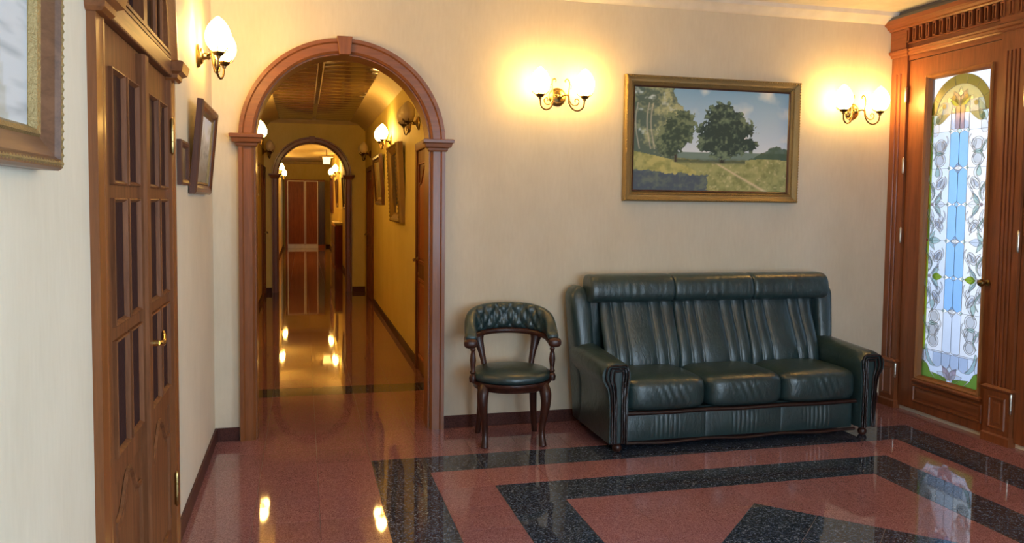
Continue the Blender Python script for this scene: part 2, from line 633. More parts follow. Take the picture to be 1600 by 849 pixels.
# ------------------------------------------------------------------ floor
floor = struct(MB().box(-0.35, W + 0.25, FRONT - 0.2, YEND + 0.2, -0.12, -0.003).build('floor', GROUT))
TX, TY = 0.305, 0.28
GAP = 0.0009
DC, DH = (2.745, -2.56), 0.86
ROWS = [0.0, -0.32] + [-0.32 - TY * k for k in range(1, 27)]


def tile_mat(x, y):
    if 0.915 < x < 4.575 and -4.52 < y < -0.6 and not (1.22 < x < 4.27 and -4.24 < y < -0.88):
        return BLACK
    if 1.525 < x < 3.965 and -3.96 < y < -1.16 and not (1.83 < x < 3.66 and -3.68 < y < -1.44):
        return BLACK
    return PINK


def clip(poly, n, d):
    """keep the part of a convex polygon with p.n <= d"""
    out = []
    for a, b in zip(poly, poly[1:] + poly[:1]):
        da, db = a[0] * n[0] + a[1] * n[1] - d, b[0] * n[0] + b[1] * n[1] - d
        if da <= 0:
            out.append(a)
        if da * db < 0:
            t = da / (da - db)
            out.append((a[0] + (b[0] - a[0]) * t, a[1] + (b[1] - a[1]) * t))
    return out


SQ = math.sqrt(0.5)
EDGES = [((sx_ * SQ, sy_ * SQ), (DC[0] * sx_ + DC[1] * sy_) * SQ + DH * SQ + 0.001) for sx_ in (-1, 1) for sy_ in (-1, 1)]


def outside_diamond(poly):
    parts, rest = [], poly
    for n, d in EDGES:
        o = clip(rest, (-n[0], -n[1]), -d)
        if len(o) > 2:
            parts.append(o)
        rest = clip(rest, n, d)
        if len(rest) < 3:
            break
    return parts


tile_mesh = {}


def put_tile(x0, x1, y0, y1, mat):
    key = (round(x1 - x0, 4), round(y1 - y0, 4), mat.name)
    if key in tile_mesh:
        o = bpy.data.objects.new('tile', tile_mesh[key])
        COL.objects.link(o)
        o.parent = floor
    else:
        hx, hy = (x1 - x0) / 2 - GAP, (y1 - y0) / 2 - GAP
        o = MB().block(-hx, hx, -hy, hy, [(-0.004, 0), (-0.0006, 0), (0, -0.0006)]).build('tile', mat, floor)
        tile_mesh[key] = o.data
    o.location = ((x0 + x1) / 2, (y0 + y1) / 2, 0)


far = {PINK: MB(), BLACK: MB()}
for ri in range(len(ROWS) - 1):
    y1, y0 = ROWS[ri], ROWS[ri + 1]
    for ci in range(16):
        x0, x1 = ci * TX, (ci + 1) * TX
        cx_, cy_ = (x0 + x1) / 2, (y0 + y1) / 2
        mat = tile_mat(cx_, cy_)
        g = GAP
        poly = [(x0 + g, y0 + g), (x1 - g, y0 + g), (x1 - g, y1 - g), (x0 + g, y1 - g)]
        if abs(cx_ - DC[0]) + abs(cy_ - DC[1]) < DH + 0.32:
            parts = outside_diamond(poly)
            if not parts:
                continue
            whole = sum(abs(sum(a[0] * b[1] - b[0] * a[1] for a, b in zip(q, q[1:] + q[:1]))) / 2 for q in parts)
            if whole > (x1 - x0 - 2 * g) * (y1 - y0 - 2 * g) * 0.999:
                put_tile(x0, x1, y0, y1, mat)
            else:
                m = MB()
                for q in parts:
                    m.prism(q, 'Z', -0.004, 0)
                if cy_ > -2.7:
                    m.build('tile', mat, floor)
                else:
                    far[mat].add(m.v, m.f)
        elif cy_ > -2.7:
            put_tile(x0, x1, y0, y1, mat)
        else:
            far[mat].prism(poly, 'Z', -0.004, 0)
# the black diamond: sixteen square tiles set at forty-five degrees
ts = DH * 2 * SQ / 4
dm = None
for i in range(4):
    for j in range(4):
        if dm is None:
            h = ts / 2 - 0.0013
            o = MB().block(-h, h, -h, h, [(-0.004, 0), (-0.0006, 0), (0, -0.0006)]).build('tile', BLACK, floor)
            dm = o.data
        else:
            o = bpy.data.objects.new('tile', dm)
            COL.objects.link(o)
            o.parent = floor
        a, b = (i - 1.5) * ts, (j - 1.5) * ts
        o.location = (DC[0] + (a - b) * SQ, DC[1] + (a + b) * SQ, 0)
        o.rotation_euler = (0, 0, PI / 4)
# corridor tiles: single near the arch, joined beyond
yy = 0.0
row = 0
while yy < YEND:
    y1 = min(yy + TY, YEND)
    xs = [-0.1] + [TX * k for k in range(0, 6)]
    xs[-1] = 1.56
    band = row == 4
    for x0, x1 in zip(xs, xs[1:]):
        if yy < 0.19 and (x0 < 0.2 and x1 < 0.31 or x0 > 1.35):
            x0, x1 = max(x0, 0.25), min(x1, 1.34)
            if x1 - x0 < 0.05:
                continue
        mat = BLACK if band else PINK
        if yy < 1.9:
            put_tile(x0, x1, yy, y1, mat)
        else:
            far[mat].prism([(x0 + GAP, yy + GAP), (x1 - GAP, yy + GAP), (x1 - GAP, y1 - GAP), (x0 + GAP, y1 - GAP)], 'Z', -0.004, 0)
    yy += TY
    row += 1
for mat, m in far.items():
    if m.v:
        tag(m.build('tiles', mat, floor), kind='stuff')


# ------------------------------------------------------------------ wooden arches
def arch_trim(name, cx, zs, y, label):
    t = struct(empty(name, (cx, y, 0)), label)
    ri, ro = AR, AR + 0.090
    prof = [(ri - 0.002, 0.0), (ri - 0.002, -0.020), (ri + 0.012, -0.034), (ri + 0.060, -0.034), (ri + 0.068, -0.046), (ro, -0.046), (ro, 0.0)]
    MB().arcsweep(0, zs, prof, n=48).build('arch_band', WOODX, t, 30)
    for sg in (-1, 1):
        m = MB()
        P = [(sg * r, yy_) for r, yy_ in prof]
        m.prism(P, 'Z', 0, zs - 0.05)
        m.build('jamb', WOOD, t, 30)
        lo, hi = (ri - 0.012, ro + 0.004)
        xa, xb = sorted((sg * lo, sg * hi))
        MB().block(xa, xb, -0.046, 0.0, [(zs - 0.05, 0.004), (zs - 0.042, 0.010), (zs - 0.03, 0.012), (zs - 0.022, 0.03), (zs + 0.0, 0.036), (zs + 0.006, 0.046), (zs + 0.024, 0.048), (zs + 0.028, 0.040)],
                   (1, 1, 1, 0)).build('capital', WOODX, t)
    # keystone
    z0, z1 = zs + ri - 0.012, zs + ro + 0.012
    m = MB()
    m.add([(-0.034, -0.058, z0), (0.034, -0.058, z0), (0.048, -0.058, z1), (-0.048, -0.058, z1),
           (-0.034, 0, z0), (0.034, 0, z0), (0.048, 0, z1), (-0.048, 0, z1)],
          [(0, 1, 2, 3), (7, 6, 5, 4), (0, 4, 5, 1), (1, 5, 6, 2), (2, 6, 7, 3), (3, 7, 4, 0)])
    m.build('keystone', WOOD, t, bevel=0.004)
    # lining of the opening
    m = MB()
    m.arcsweep(0, zs, [(ri - 0.010, 0.0), (ri - 0.010, 0.2), (ri, 0.2), (ri, 0.0)], n=48)
    for sg in (-1, 1):
        xa, xb = sorted((sg * (ri - 0.010), sg * ri))
        m.box(xa, xb, 0, 0.2, 0, zs)
    m.build('lining', WOOD, t, 30)
    return t


arch_trim('trim_arch_near', CX1, ZS1, 0.0, 'red-brown wooden arch with keystone framing the corridor opening beside the chair')
arch_trim('trim_arch_far', CX2, ZS2, YA2, 'smaller-looking wooden arch farther down the corridor')


# ------------------------------------------------------------------ doors
def raised_panel(m, x0, x1, z0, z1, y, arch=0.0, d=0.014):
    """panel with a bevelled field; arch > 0 gives a round-shouldered top"""
    def outline(e):
        a, b, c, dd = x0 + e, x1 - e, z0 + e, z1 - e
        pts = [(a, c), (b, c)]
        if arch:
            n = 14
            for i in range(n + 1):
                t = i / n
                x = b + (a - b) * t
                s = abs(2 * t - 1)
                zz = dd - arch * (1 - math.cos(min(1, s / 0.82) * PI)) / 2
                pts.append((x, zz))
        else:
            pts += [(b, dd), (a, dd)]
        return pts
    rings = [(0.0, 0.0), (0.006, 0.008), (0.014, 0.008), (0.020, -0.004), (0.045, 0.004)]
    rings = [(e, q) for e, q in rings if e < (x1 - x0) * 0.4]
    prev = None
    for e, q in rings:
        P = outline(e)
        cur = [(px, y - q, pz) for px, pz in P]
        o = len(m.v)
        m.v += cur
        n = len(cur)
        if prev is not None:
            m.f += [(prev + i, prev + (i + 1) % n, o + (i + 1) % n, o + i) for i in range(n)]
        prev = o
    m.f.append(tuple(prev + i for i in range(n)))
    return m


def lever(parent, x, z, y, sg, mat):
    h = MB()
    h.lathe([(0.0, 0), (0.022, 0), (0.022, 0.006), (0.012, 0.010), (0.010, 0.045), (0.0, 0.045)], 16, (x, y, z), (0, -1, 0))
    h.tube([(x, y - 0.042, z), (x + sg * 0.02, y - 0.050, z - 0.004), (x + sg * 0.05, y - 0.050, z - 0.010), (x + sg * 0.085, y - 0.048, z - 0.002), (x + sg * 0.115, y - 0.042, z + 0.014), (x + sg * 0.125, y - 0.040, z + 0.022)],
           [0.009, 0.010, 0.010, 0.009, 0.008, 0.005], 10)
    h.lathe([(0.0, 0), (0.014, 0), (0.014, 0.005), (0.0, 0.006)], 14, (x, y, z - 0.13), (0, -1, 0))
    return h.build('handle', mat, parent, 60)


def hinge(parent, x, z, y, mat, h=0.11, r=0.008):
    m = MB()
    m.lathe([(0, -h / 2 - 0.012), (0.004, -h / 2 - 0.008), (r, -h / 2), (r, -h * 0.18), (r * 0.8, -h * 0.17), (r, -h * 0.16), (r, h * 0.16), (r * 0.8, h * 0.17), (r, h * 0.18), (r, h / 2), (0.004, h / 2 + 0.008), (0, h / 2 + 0.012)], 10, (x, y - r, z))
    return m.build('hinge', mat, parent, 50)


# glazed double door in the left wall (local x = world Y, faces local -Y = world +X)
d1 = struct(empty('door_1', (0, DL_Y, 0), PI / 2), 'glazed wooden double door with fanlight in the cream left wall')
HW = DL_R
YF = -0.002                                    # leaf face
LROWS = [(1.545, 1.880), (1.130, 1.505), (0.745, 1.090)]
for sg in (-1, 1):
    x0, x1 = (-HW, -0.003) if sg < 0 else (0.003, HW)
    sa, sb = (0.125, 0.045) if sg < 0 else (0.115, 0.035)
    lw = (x1 - x0 - sa - sb - 0.032) / 2
    cols = [(x0 + sa, x0 + sa + lw), (x1 - sb - lw, x1 - sb)]
    m = MB()
    m.box(x0, cols[0][0], YF, 0.02, 0.012, 1.995)
    m.box(cols[1][1], x1, YF, 0.02, 0.012, 1.995)
    zt = 1.995
    for za, zb in LROWS:
        m.box(cols[0][0], cols[1][1], YF, 0.02, zb, zt)
        m.box(cols[0][1], cols[1][0], YF, 0.02, za, zb)
        zt = za
    m.box(cols[0][0], cols[1][1], YF, 0.02, 0.665, zt)
    m.box(cols[0][0], cols[1][1], YF, 0.02, 0.012, 0.13)
    leaf = m.build('leaf', WOODD, d1)
    for za, zb in LROWS:
        for xa, xb in cols:
            MB().frame(xb - xa, zb - za, [(0, 0.0), (0, 0.011), (0.005, 0.013), (0.009, 0.007), (0.013, 0.0), (0.013, -0.012), (0, -0.012)], (xa + xb) / 2, (za + zb) / 2, YF).build('glazing_bead', WOODD, leaf)
            MB().box(xa + 0.01, xb - 0.01, YF + 0.001, YF + 0.008, za + 0.01, zb - 0.01).build('pane', DGLASS, leaf)
    m = MB()
    raised_panel(m, cols[0][0], cols[1][1], 0.13, 0.665, YF + 0.004, 0.11)
    m.build('panel', WOODD, leaf)
    # infill behind the shoulders of the panel
    MB().box(cols[0][0], cols[1][1], YF + 0.006, 0.018, 0.13, 0.665).build('panel_back', WOODD, leaf)
    if sg > 0:
        lever(leaf, 0.052, 1.0, YF, 1, BRASSB)
    for hz in (1.76, 0.30) if sg > 0 else ():
        hinge(leaf, sg * (HW + 0.004), hz, YF - 0.012, BRASS, 0.13, 0.009)
m = MB()
m.prism([(-0.040, YF), (-0.040, YF - 0.018), (-0.028, YF - 0.028), (0.028, YF - 0.028), (0.040, YF - 0.018), (0.040, YF)], 'Z', 0.012, 1.985)
m.build('astragal', WOODD, d1)
MB().box(-HW, HW, -0.030, 0.03, 1.997, 2.062).build('transom_bar', m_wood('transom_oak', (0.10, 0.036, 0.014), (0.23, 0.088, 0.035), 'X', 0.42, 0.05, 0.3), d1, bevel=0.006)
for sg in (-1, 1):
    xa, xb = sorted((sg * HW, sg * (HW + 0.105)))
    m = MB()
    P = [(sg * (HW + a), b) for a, b in ((0, 0.01), (0, -0.021), (0.003, -0.023), (0.02, -0.023), (0.025, -0.021), (0.06, -0.021), (0.066, -0.023), (0.100, -0.023), (0.100, 0.0))]
    m.prism(P, 'Z', 0, 2.02)
    m.build('casing', WOOD, d1)
    MB().block(xa, xb, -0.036, 0.0, [(1.985, 0.002), (1.995, 0.012), (2.01, 0.014), (2.02, 0.032), (2.055, 0.040), (2.062, 0.030)], (1, 1, 1, 0)).build('capital', WOODX, d1)
ZF = 2.062
MB().arcsweep(0, ZF - 0.0, [(HW - 0.05, 0.0), (HW - 0.05, -0.022), (HW - 0.03, -0.03), (HW + 0.03, -0.032), (HW + 0.05, -0.040), (HW + 0.105, -0.036), (HW + 0.105, 0.0)], n=40).build('arch_casing', WOODX, d1, 30)
# fanlight: post, curved glazing bars and dark panes
fan = MB()
fan.box(-0.03, 0.03, -0.028, 0.01, ZF, ZF + 0.16)
for sg in (-1, 1):
    fan.tube([(sg * 0.01, -0.012, ZF + 0.12), (sg * 0.05, -0.012, ZF + 0.26), (sg * 0.13, -0.012, ZF + 0.40), (sg * 0.26, -0.012, ZF + 0.47)], 0.014, 8)
    fan.tube([(sg * 0.25, -0.012, ZF), (sg * 0.25, -0.012, ZF + 0.2), (sg * 0.20, -0.012, ZF + 0.34), (sg * 0.06, -0.012, ZF + 0.50)], 0.012, 8)
    fan.tube([(sg * 0.40, -0.012, ZF), (sg * 0.40, -0.012, ZF + 0.36)], 0.010, 8)
fan.frame(2 * (HW - 0.04), 0.03, [(0, 0.0), (0, 0.03), (0.012, 0.03), (0.014, 0.0)], 0, ZF + 0.015, 0)
fan.build('glazing_bar', WOODD, d1, 40)
edges_ = [-HW + 0.02, -0.40, -0.25, -0.03, 0.03, 0.25, 0.40, HW - 0.02]
for xa, xb in zip(edges_, edges_[1:]):
    pts = [(xa, ZF), (xb, ZF)]
    for i in range(6):
        x = xb + (xa - xb) * i / 5
        pts.append((x, ZF + math.sqrt(max(0.0, (HW - 0.02) ** 2 - x * x))))
    MB().prism(pts, 'Y', 0.006, 0.012).build('fan_pane', DGLASS, d1)


def plain_door(name, loc, rz, width, height, sg, label, light_casing=None):
    d = struct(empty(name, loc, rz), label)
    w2 = width / 2
    c = MB()
    for s in (-1, 1):
        xa, xb = sorted((s * w2, s * (w2 + 0.075)))
        c.box(xa, xb, -0.028, 0.02, 0, height + 0.075)
    c.box(-w2 - 0.075, w2 + 0.075, -0.032, 0.02, height, height + 0.075)
    c.build('casing', light_casing or WOODD, d, bevel=0.008)
    m = MB().box(-w2, w2, -0.012, 0.02, 0.008, height)
    leaf = m.build('leaf', CHERRY if light_casing is None else WOODD, d)
    for za, zb, ar in ((height * 0.50, height - 0.12, 0.16), (0.14, height * 0.42, 0.0)):
        m = MB()
        raised_panel(m, -w2 + 0.11, w2 - 0.11, za, zb, -0.014, ar)
        m.frame(width - 0.20, zb - za + 0.02, [(0, 0), (0, 0.012), (0.012, 0.012), (0.012, 0)], 0, (za + zb) / 2, -0.012)
        m.build('panel', CHERRY, leaf)
    lever(leaf, sg * (w2 - 0.06), 1.0, -0.012, -sg, BRASS)
    return d


plain_door('door_4', (CRX, 1.50, 0), -PI / 2, 1.0, 1.96, -1, 'dark wooden door with arched raised panel just inside the corridor on the chair side', WOODD)
plain_door('door_5', (CRX, 7.42, 0), -PI / 2, 0.95, 1.98, -1, 'dark door at the far end of the first corridor stretch, beyond the two framed pictures')
plain_door('door_6', (CLX, 8.10, 0), PI / 2, 0.75, 1.98, 1, 'dark door with brass handle next to the far arch, opposite the pictures')
plain_door('door_7', (L2, 12.6, 0), PI / 2, 0.9, 1.98, 1, 'dark door in the hall beyond the far arch, on the wall without pictures')

# ------------------------------------------------------------------ carved wooden entrance with stained glass (local x = -world Y)
ent = struct(empty('trim_entrance', (W, 0, 0), -PI / 2), 'carved red-brown wooden entrance surround with fluted pilasters and dentil cornice')
PIL = [(0.004, 0.165), (1.0, 1.195), (2.315, 2.51)]
for x0, x1 in PIL:
    m = MB()
    n = 4 if x1 - x0 > 0.17 else 2
    P = [(x0, 0.0), (x0, -0.035)]
    mg = 0.045 if n == 4 else 0.05
    fl = (x1 - x0 - 2 * mg) / (2 * n - 1)
    for k in range(n):
        a = x0 + mg + 2 * k * fl
        P += [(a, -0.035), (a + fl * 0.2, -0.026), (a + fl * 0.8, -0.026), (a + fl, -0.035)]
    P += [(x1, -0.035), (x1, 0.0)]
    m.prism(P, 'Z', 0.36, 2.50)
    m.box(x0, x1, -0.035, 0, 2.50, 2.62)
    pil = m.build('pilaster', WOODE, ent)
    m = MB().box(x0 - 0.002, x1 + 0.002, -0.046, 0, 0, 0.335)
    m.block(x0 - 0.002, x1 + 0.002, -0.046, 0, [(0.335, 0.002), (0.345, 0.014), (0.355, 0.018), (0.368, 0.0)], (1 if x0 > 0.1 else 0, 1, 1, 0))
    m.block(x0 - 0.002, x1 + 0.002, -0.046, 0, [(0.0, 0.010), (0.05, 0.010), (0.06, 0.0)], (1 if x0 > 0.1 else 0, 1, 1, 0))
    raised_panel(m, x0 + 0.03, x1 - 0.03, 0.09, 0.30, -0.046)
    m.build('pedestal', WOODE, pil)
    e0 = 0 if x0 < 0.1 else 1
    m = MB().block(x0, x1, -0.040, 0, [(2.62, 0.0), (2.628, 0.010), (2.64, 0.012), (2.648, 0.026), (2.665, 0.030), (2.672, 0.012)], (e0, 1, 1, 0))
    m.box(x0, x1, -0.052, 0, 2.672, 2.815)
    m.build('capital', WOODEX, pil)
XE = 2.51
m = MB()
m.box(0.0, XE, -0.022, 0, 2.585, 2.62)
m.build('lintel', WOODEX, ent)
m = MB().prism([(0.0, 2.62), (-0.030, 2.62), (-0.034, 2.630), (-0.040, 2.634), (-0.044, 2.648), (-0.056, 2.652), (-0.060, 2.664), (-0.030, 2.672), (0, 2.672)], 'X', 0.165, XE - 0.19)
m.build('moulding', WOODEX, ent)
MB().box(0.165, XE - 0.19, -0.030, 0, 2.672, 2.815).build('frieze', WOODEX, ent)
MB().box(0.165, XE - 0.19, -0.040, -0.030, 2.700, 2.712).build('fillet', WOODEX, ent)
dmesh = None
for k in range(33):
    x = 0.185 + k * 0.0642
    if x > XE - 0.25:
        break
    if dmesh is None:
        m = MB()
        m.box(-0.015, 0.015, -0.062, -0.03, 2.800, 2.812)
        m.box(-0.015, -0.007, -0.060, -0.03, 2.715, 2.800)
        m.box(0.007, 0.015, -0.060, -0.03, 2.715, 2.800)
        m.box(-0.007, 0.007, -0.044, -0.03, 2.730, 2.800)
        m.box(-0.015, 0.015, -0.060, -0.03, 2.713, 2.722)
        o = m.build('dentil', WOODE, ent)
        dmesh = o.data
    else:
        o = bpy.data.objects.new('dentil', dmesh)
        COL.objects.link(o)
        o.parent = ent
    o.location = (x, 0, 0)
MB().prism([(0, 2.815), (-0.060, 2.815), (-0.066, 2.826), (-0.082, 2.832), (-0.090, 2.848), (-0.108, 2.858), (-0.112, 2.888), (0, 2.888)], 'X', 0.0, XE + 0.05).build('cornice', WOODEX, ent)
MB().prism([(0, 2.888), (-0.112, 2.888), (-0.085, 2.915), (-0.05, 2.92), (-0.05, HC), (0, HC)], 'X', 0.0, XE + 0.05).build('cornice_top', SLATE, ent)

# door with the stained glass
d2 = struct(empty('door_2', (W, 0, 0), -PI / 2), 'narrow wooden door with tall stained glass window and brass knob behind the sofa end')
GX0, GX1, GZ0, GZ1 = 0.372, 0.908, 0.285, 2.425
m = MB()
m.box(0.172, GX0, -0.016, 0.03, 0.03, 2.58)
m.box(GX1, 0.996, -0.016, 0.03, 0.03, 2.58)
m.box(GX0, GX1, -0.016, 0.03, GZ1, 2.58)
m.box(GX0, GX1, -0.016, 0.03, 0.03, GZ0)
leaf = m.build('leaf', WOODE, d2)
MB().frame(GX1 - GX0 + 0.05, GZ1 - GZ0 + 0.05, [(0, 0), (0, 0.016), (0.010, 0.020), (0.022, 0.008), (0.032, -0.020), (0.032, -0.035), (0, -0.035)], (GX0 + GX1) / 2, (GZ0 + GZ1) / 2, -0.016).build('glazing_bead', m_wood('golden_oak', (0.22, 0.085, 0.025), (0.36, 0.15, 0.045)), leaf)
m = MB()
raised_panel(m, GX0 - 0.05, GX1 + 0.05, 0.085, 0.215, -0.017)
m.build('panel', WOODEX, leaf)
MB().block(GX0 - 0.03, GX1 + 0.03, -0.034, -0.016, [(0.232, 0), (0.240, 0.01), (0.252, 0.012), (0.262, 0.0)], (1, 1, 1, 0)).build('sill', WOODEX, leaf)
for hz in (2.335, 1.815, 1.30, 0.285):
    hinge(leaf, 0.169, hz, -0.034, STEEL, 0.10, 0.008)
k = MB().lathe([(0, 0), (0.020, 0), (0.020, 0.005), (0.009, 0.008), (0.009, 0.03), (0.020, 0.038), (0.026, 0.052), (0.020, 0.066), (0, 0.070)], 18, (0.955, -0.016, 1.02), (0, -1, 0))
k.build('knob', BRASS, leaf, 50)

SG = {
    'blue': m_glass('blue_glass', (0.60, 0.80, 1.0), 0.85),
    'pale': m_glass('lavender_glass', (0.90, 0.94, 1.0), 0.9),
    'white': m_glass('milk_glass', (0.992, 0.995, 1.0), 0.96),
    'yellow': m_glass('yellow_glass', (0.95, 0.80, 0.05), 0.6),
    'gold': m_glass('olive_gold_glass', (0.60, 0.50, 0.20), 0.6),
    'green': m_glass('green_glass', (0.52, 0.66, 0.24), 0.7),
    'sage': m_glass('sage_glass', (0.80, 0.90, 0.86), 0.9),
    'lime': m_glass('lime_glass', (0.72, 0.85, 0.25), 0.6),
    'straw': m_glass('straw_glass', (0.80, 0.73, 0.45), 0.7),
    'rose': m_glass('rose_glass', (0.86, 0.74, 0.76), 0.65),
    'red': m_glass('red_glass', (0.85, 0.10, 0.04), 0.6),
}
GW, GH = GX1 - GX0, GZ1 - GZ0
glass = MB().frame(GW + 0.012, GH + 0.012, [(0, 0.004), (0.008, 0.004), (0.008, -0.004), (0, -0.004)], (GX0 + GX1) / 2, (GZ0 + GZ1) / 2, 0.008).build('stained_glass', LEAD, d2)
came = MB()


def circ(cx, cz, rx, rz=None, n=20, rot=0):
    rz = rz or rx
    out = []
    for i in range(n):
        a = 2 * PI * i / n
        x, z = rx * math.cos(a), rz * math.sin(a)
        out.append((cx + x * math.cos(rot) - z * math.sin(rot), cz + x * math.sin(rot) + z * math.cos(rot)))
    return out


def petal(cx, cz, L, wd, ang, n=9, bias=0.55):
    """leaf shape from its root (cx, cz) along ang"""
    pts = []
    for s in (1, -1):
        rng = range(n + 1) if s > 0 else range(n - 1, 0, -1)
        for i in rng:
            t = i / n
            wv = wd * math.sin(PI * t ** bias) * s
            pts.append((t * L, wv))
    c, s_ = math.cos(ang), math.sin(ang)
    return [(cx + x * c - y * s_, cz + x * s_ + y * c) for x, y in pts]


def ribbon(path, wd):
    """bent strip of glass along a curve"""
    L, R = [], []
    m_ = len(path)
    for i, p in enumerate(path):
        a, b = path[max(i - 1, 0)], path[min(i + 1, m_ - 1)]
        dx, dz = b[0] - a[0], b[1] - a[1]
        l = math.hypot(dx, dz) or 1
        k_ = wd * (0.35 + 0.65 * math.sin(PI * i / (m_ - 1)))
        L.append((p[0] - dz / l * k_, p[1] + dx / l * k_))
        R.append((p[0] + dz / l * k_, p[1] - dx / l * k_))
    return L + R[::-1]


def piece(poly, colour, layer=0, lead=0.0028):
    """one piece of glass and the lead round it; u, v from the lower corner of the light"""
    P = [(GX0 + x, GZ0 + z) for x, z in poly]
    y = 0.010 - 0.0024 * layer
    MB().prism(P, 'Y', y - 0.0011, y + 0.0011).build('glass_piece', SG[colour], glass)
    c3 = [(x, y - 0.001, z) for x, z in P]
    n = len(c3)
    for i in range(n):
        a, b = Vector(c3[i]), Vector(c3[(i + 1) % n])
        if (b - a).length > 1e-4:
            came.tube([a, b], lead * (0.65 if layer < 1 else 0.50), 4, False)


def both(poly, colour, layer=1, lead=0.0025, c2=None):
    piece(poly, colour, layer, lead)
    piece([(GW - x, z) for x, z in poly][::-1], c2 or colour, layer, lead)


UC = GW / 2
LEV = [0.20, 0.50, 0.735, 0.99, 1.245, 1.495, 1.75, 1.955]
SID = 0.080
for a, b in zip(LEV, LEV[1:]):
    ch = 0.03
    col = 'pale' if b > 1.9 or a < 0.21 else 'blue'
    both([(UC - SID, a + ch * 0.6), (UC - SID / 2, a), (UC, a + ch * 0.6), (UC, b - ch * 0.6), (UC - SID / 2, b), (UC - SID, b - ch * 0.6)], col, 0, 0.0022)
    both([(0.028, a), (UC - SID, a), (UC - SID, b), (0.028, b)], 'pale' if col == 'blue' else 'white', 0, 0.0018, 'white')
    both([(0.0, a), (0.012, a), (0.012, b), (0.0, b)], 'yellow', 0, 0.0016)
    both([(0.012, a), (0.028, a), (0.028, b), (0.012, b)], 'green' if int(a * 4) % 2 else 'lime', 0, 0.0016)
    for v in (a, b):
        pass
# small diamonds on the centre line
for v, big in ((1.75, 0), (1.495, 1), (1.245, 0), (0.99, 1), (0.735, 0), (0.50, 1)):
    q = 0.017
    if big:
        for du, dv in ((0, q * 1.25), (0, -q * 1.25), (q * 1.25, 0), (-q * 1.25, 0)):
            piece([(UC + du - q, v + dv), (UC + du, v + dv - q), (UC + du + q, v + dv), (UC + du, v + dv + q)], 'white', 1, 0.0026)
    else:
        piece([(UC - q * 1.2, v), (UC, v - q * 1.2), (UC + q * 1.2, v), (UC, v + q * 1.2)], 'sage' if v > 1.7 else 'blue', 1, 0.0026)
    both([(UC - SID - q * 0.8, v), (UC - SID, v - q * 0.8), (UC - SID + q * 0.8, v), (UC - SID, v + q * 0.8)], 'sage', 1, 0.0022)
# side garlands
for v0, sgn in ((1.60, 1), (0.40, -1)):
    both(circ(0.105, v0 + 0.05, 0.036), 'white', 1)
    both(circ(0.105, v0 + 0.05, 0.052, 0.050), 'white', 0.5, 0.0024)
    both(circ(0.102, v0 - 0.045 * 1.0, 0.034), 'white', 1)
    both(circ(0.102, v0 - 0.045, 0.050, 0.047), 'white', 0.5, 0.0024)
    both(petal(0.06, v0, 0.09, 0.016, 0.0), 'sage', 2)
    if sgn < 0:
        both(circ(0.104, v0 - 0.125, 0.034), 'white', 1)
        both(circ(0.104, v0 - 0.125, 0.050, 0.045), 'white', 0.5, 0.0024)
    else:
        both(petal(0.045, v0 + 0.12, 0.14, 0.03, 1.35), 'white', 1)
for v0, sgn in ((1.47, 1), (0.535, -1)):
    both(petal(0.085, v0 - 0.035 * sgn, 0.085, 0.022, PI / 2 * sgn), 'sage', 2)
    both(ribbon([(0.075 + 0.045 * math.sin(t * 0.42), v0 + sgn * (-0.07 + 0.016 * t)) for t in range(9)], 0.011), 'white', 1)
for v0 in (1.245, 0.735):
    cl = 'white' if v0 > 1 else 'lime'
    both(petal(0.075, v0, 0.095, 0.026, 0.0, bias=0.8), cl, 2, c2='lime' if v0 < 1 else 'white')
    for s in (-1, 1):
        both(petal(0.075, v0, 0.095, 0.020, s * 0.95, bias=0.8), 'sage', 1)
        both(ribbon([(0.062 + 0.018 * t, v0 + s * (0.01 + 0.02 * t)) for t in range(5)], 0.008), 'pale', 3)
        both(ribbon([(0.035 + 0.02 * math.sin(t * 0.5), v0 + s * (0.035 + 0.016 * t)) for t in range(8)], 0.012), 'white', 1)
        both(circ(0.115, v0 + s * 0.145, 0.050, 0.030, rot=s * 0.9), 'white', 0.5, 0.0026)
        both(petal(0.085, v0 + s * 0.12, 0.08, 0.013, s * 0.8), 'pale', 1)
    both(circ(0.050, v0, 0.012), 'rose', 3, 0.0022)
both(petal(0.034, 0.99, 0.11, 0.026, 0.0, bias=0.8), 'sage', 2, c2='pale')
for s in (-1, 1):
    both(petal(0.034, 0.99, 0.085, 0.018, s * 0.95), 'sage', 1)
    both(ribbon([(0.045 + 0.014 * t, 0.99 + s * (0.075 + 0.012 * t)) for t in range(6)], 0.010), 'white', 1)
both(circ(0.010, 0.99, 0.014, 0.012), 'red', 2, 0.002)
# curling stems that tie the garlands together
for v0 in (1.64, 1.36, 1.12, 0.86, 0.62, 0.36):
    both(ribbon([(0.040 + 0.030 * math.sin(t * 0.55), v0 - 0.09 + 0.018 * t) for t in range(11)], 0.007), 'sage', 3, 0.0022)
    both(ribbon([(0.150 - 0.026 * math.sin(t * 0.55 + 0.4), v0 - 0.08 + 0.016 * t) for t in range(11)], 0.007), 'white', 3, 0.0022)
    both(circ(0.050, v0, 0.022, 0.040), 'white', 2, 0.0024)
    both(circ(0.135, v0 + 0.02, 0.020, 0.030), 'white', 2, 0.0024)
